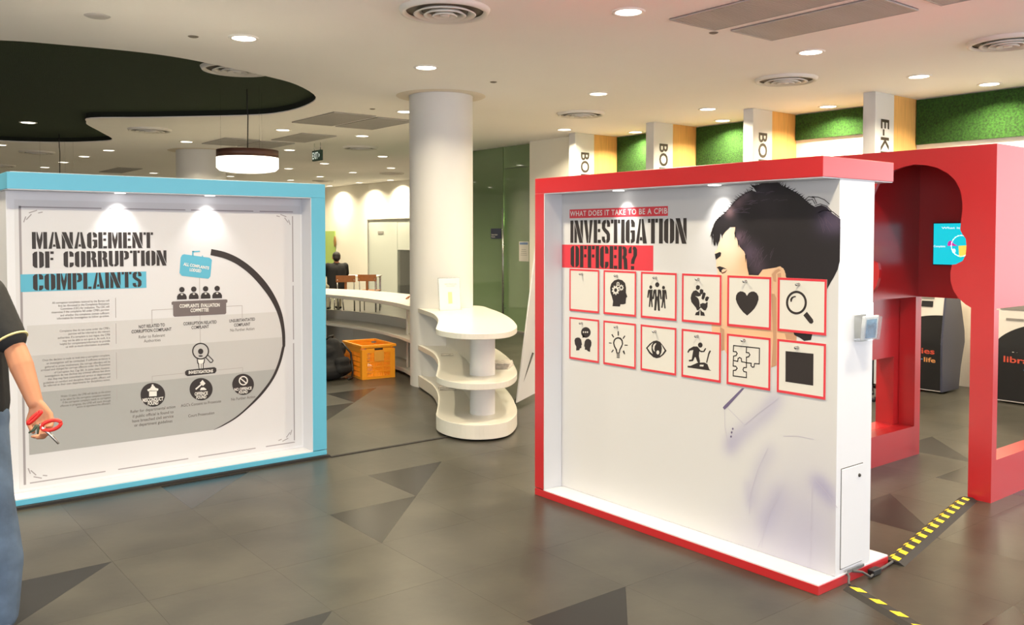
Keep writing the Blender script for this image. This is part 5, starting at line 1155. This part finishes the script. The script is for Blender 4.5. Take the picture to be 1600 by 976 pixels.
def grille(u0, u1, v0, v1, lbl, n_=22):
    r = tag(empty('return_grille', ((u0+u1)/2, (v0+v1)/2, CEIL)), lbl, 'air grille', 'flat return air grilles'); z = CEIL
    MB().box((u0, v0, z-.004), (u1, v1, z-.001)).build('backing', 'grille_dark', r)
    fr_ = .014; MB().prism(R_(u0, v0, u1, v1), idf, z-.014, z-.001, [R_(u0+fr_, v0+fr_, u1-fr_, v1-fr_)]).build('frame', 'grille_metal', r)
    st = (u1-u0-2*fr_)/n_; me = None
    for i in range(n_):
        a = u0+fr_+i*st
        if me is None:
            o = MB().box((-.0, v0+fr_, z-.012), (st*.62, v1-fr_, z-.006)).build('slat', 'grille_metal', r); me = o.data
        else:
            o = bpy.data.objects.new('slat', me); COL.objects.link(o); o.parent = r; o.matrix_parent_inverse = r.matrix_basis.inverted()
        o.location = (a, 0, 0)
for g_ in [(4.69, 5.18, 2.98, 4.15, 'large ceiling grille at top right, left of the pair'), (5.29, 5.79, 2.94, 4.09, 'large ceiling grille at top right, right of the pair'), (5.29, 5.79, 1.63, 2.79, 'ceiling grille cut by the top edge at right'), (4.69, 5.18, 1.63, 2.79, 'ceiling grille outside the top edge'),
           (4.95, 5.53, 9.72, 10.93, 'paired ceiling grille left of the column, left one'), (5.60, 6.17, 9.80, 10.96, 'paired ceiling grille left of the column, right one'), (5.59, 6.15, 12.0, 13.1, 'ceiling grille in front of the exit sign'),
           (4.93, 5.48, 13.28, 14.33, 'ceiling grille above the pendant drum, left one'), (5.53, 6.10, 13.36, 14.36, 'ceiling grille above the pendant drum, right one'), (5.20, 5.70, 20.4, 22.1, 'farthest ceiling grille over the blue header')]: grille(*g_)
def pod(x, y, r0, h, name, lbl, m='diffuser_white'):
    tag(MB().lathe([(0, -h), (r0*.55, -h), (r0*.8, -h*.7), (r0*.95, -h*.25), (r0, 0)], (x, y, CEIL), 24).build(name, m), lbl, 'detector')
for (x, y), r0, h, nm, lbl in [((152,25), .085, .012, 'ceiling_speaker', 'flat grey ceiling disc at the upper left'), ((302,57), .04, .008, 'sprinkler', 'small sprinkler cap left of the recess downlight'), ((771,128), .035, .008, 'sprinkler', 'small dark sprinkler right of the column top'), ((582,170), .035, .008, 'sprinkler', 'small dark sprinkler above the paired grilles'), ((1115,51), .035, .008, 'sprinkler', 'small sprinkler below the large grille pair')]:
    p = pz(x, y, CEIL); pod(p.x, p.y, r0, h, nm, lbl, 'grille_metal' if nm == 'ceiling_speaker' else 'diffuser_dark')
# pendant drums
def pendant(x, y, k, lbl):
    c = pk(x, 252, k); r = tag(empty('pendant_lamp', (c.x, c.y, 2.31)), lbl, 'pendant lamp', 'drum pendant lamps'); R0_ = .325
    z0, z1, z2 = 2.315, 2.455, 2.535
    MB().lathe([(R0_-.004, z1), (R0_, z1), (R0_, z2), (R0_-.004, z2), (0, z2)], (c.x, c.y, 0), 48).build('wood_band', 'drum_wood', r)
    MB().lathe([(0, z0-.02), (R0_*.6, z0-.016), (R0_*.9, z0), (R0_, z0+.03), (R0_, z1)], (c.x, c.y, 0), 48).build('diffuser', 'drum_glow', r)
    MB().tube([(c.x, c.y, z2), (c.x+.008, c.y, 2.9), (c.x, c.y, 3.0), (c.x, c.y, CT-.001)], .006, 6).build('cord', 'rubber', r)
    for i in range(3): t = 2*math.pi*i/3+.6; MB().tube([(c.x+R0_*.85*math.cos(t), c.y+R0_*.85*math.sin(t), z2), (c.x+R0_*.85*math.cos(t), c.y+R0_*.85*math.sin(t), CT-.002)], .0008, 5).build('steel_wire', 'steel', r)
pendant(387, 250, 9.5, 'glowing drum pendant with brown wood band over the blue panel'); pendant(93, 250, 13.6, 'drum pendant hidden behind the blue header, only its cord showing')
# exit sign
c = pk(496, 243, 14.2); ex = tag(empty('exit_sign', (c.x, c.y, c.z)), 'dark green EXIT sign hanging from the ceiling', 'exit sign')
MB().box((c.x-.02, c.y-.16, c.z-.085), (c.x+.02, c.y+.16, c.z+.085)).build('sign_box', 'exit_green', ex, bevel=.004)
for s in (-.11, .11): MB().tube([(c.x, c.y+s, c.z+.085), (c.x, c.y+s, CEIL)], .006, 6).build('hanger', 'steel', ex)
mb = MB(); f_ = lambda a, b: (c.x-.0215, -a, b); add_text(mb, 'EXIT', f_, -(c.y+.14), -(c.y-.06), c.z-.055, c.z+.055, .02); mb.flat([(-(c.y-.085), c.z-.04), (-(c.y-.085), c.z+.04), (-(c.y-.13), c.z)], f_); mb.build('lettering', 'exit_white', ex)
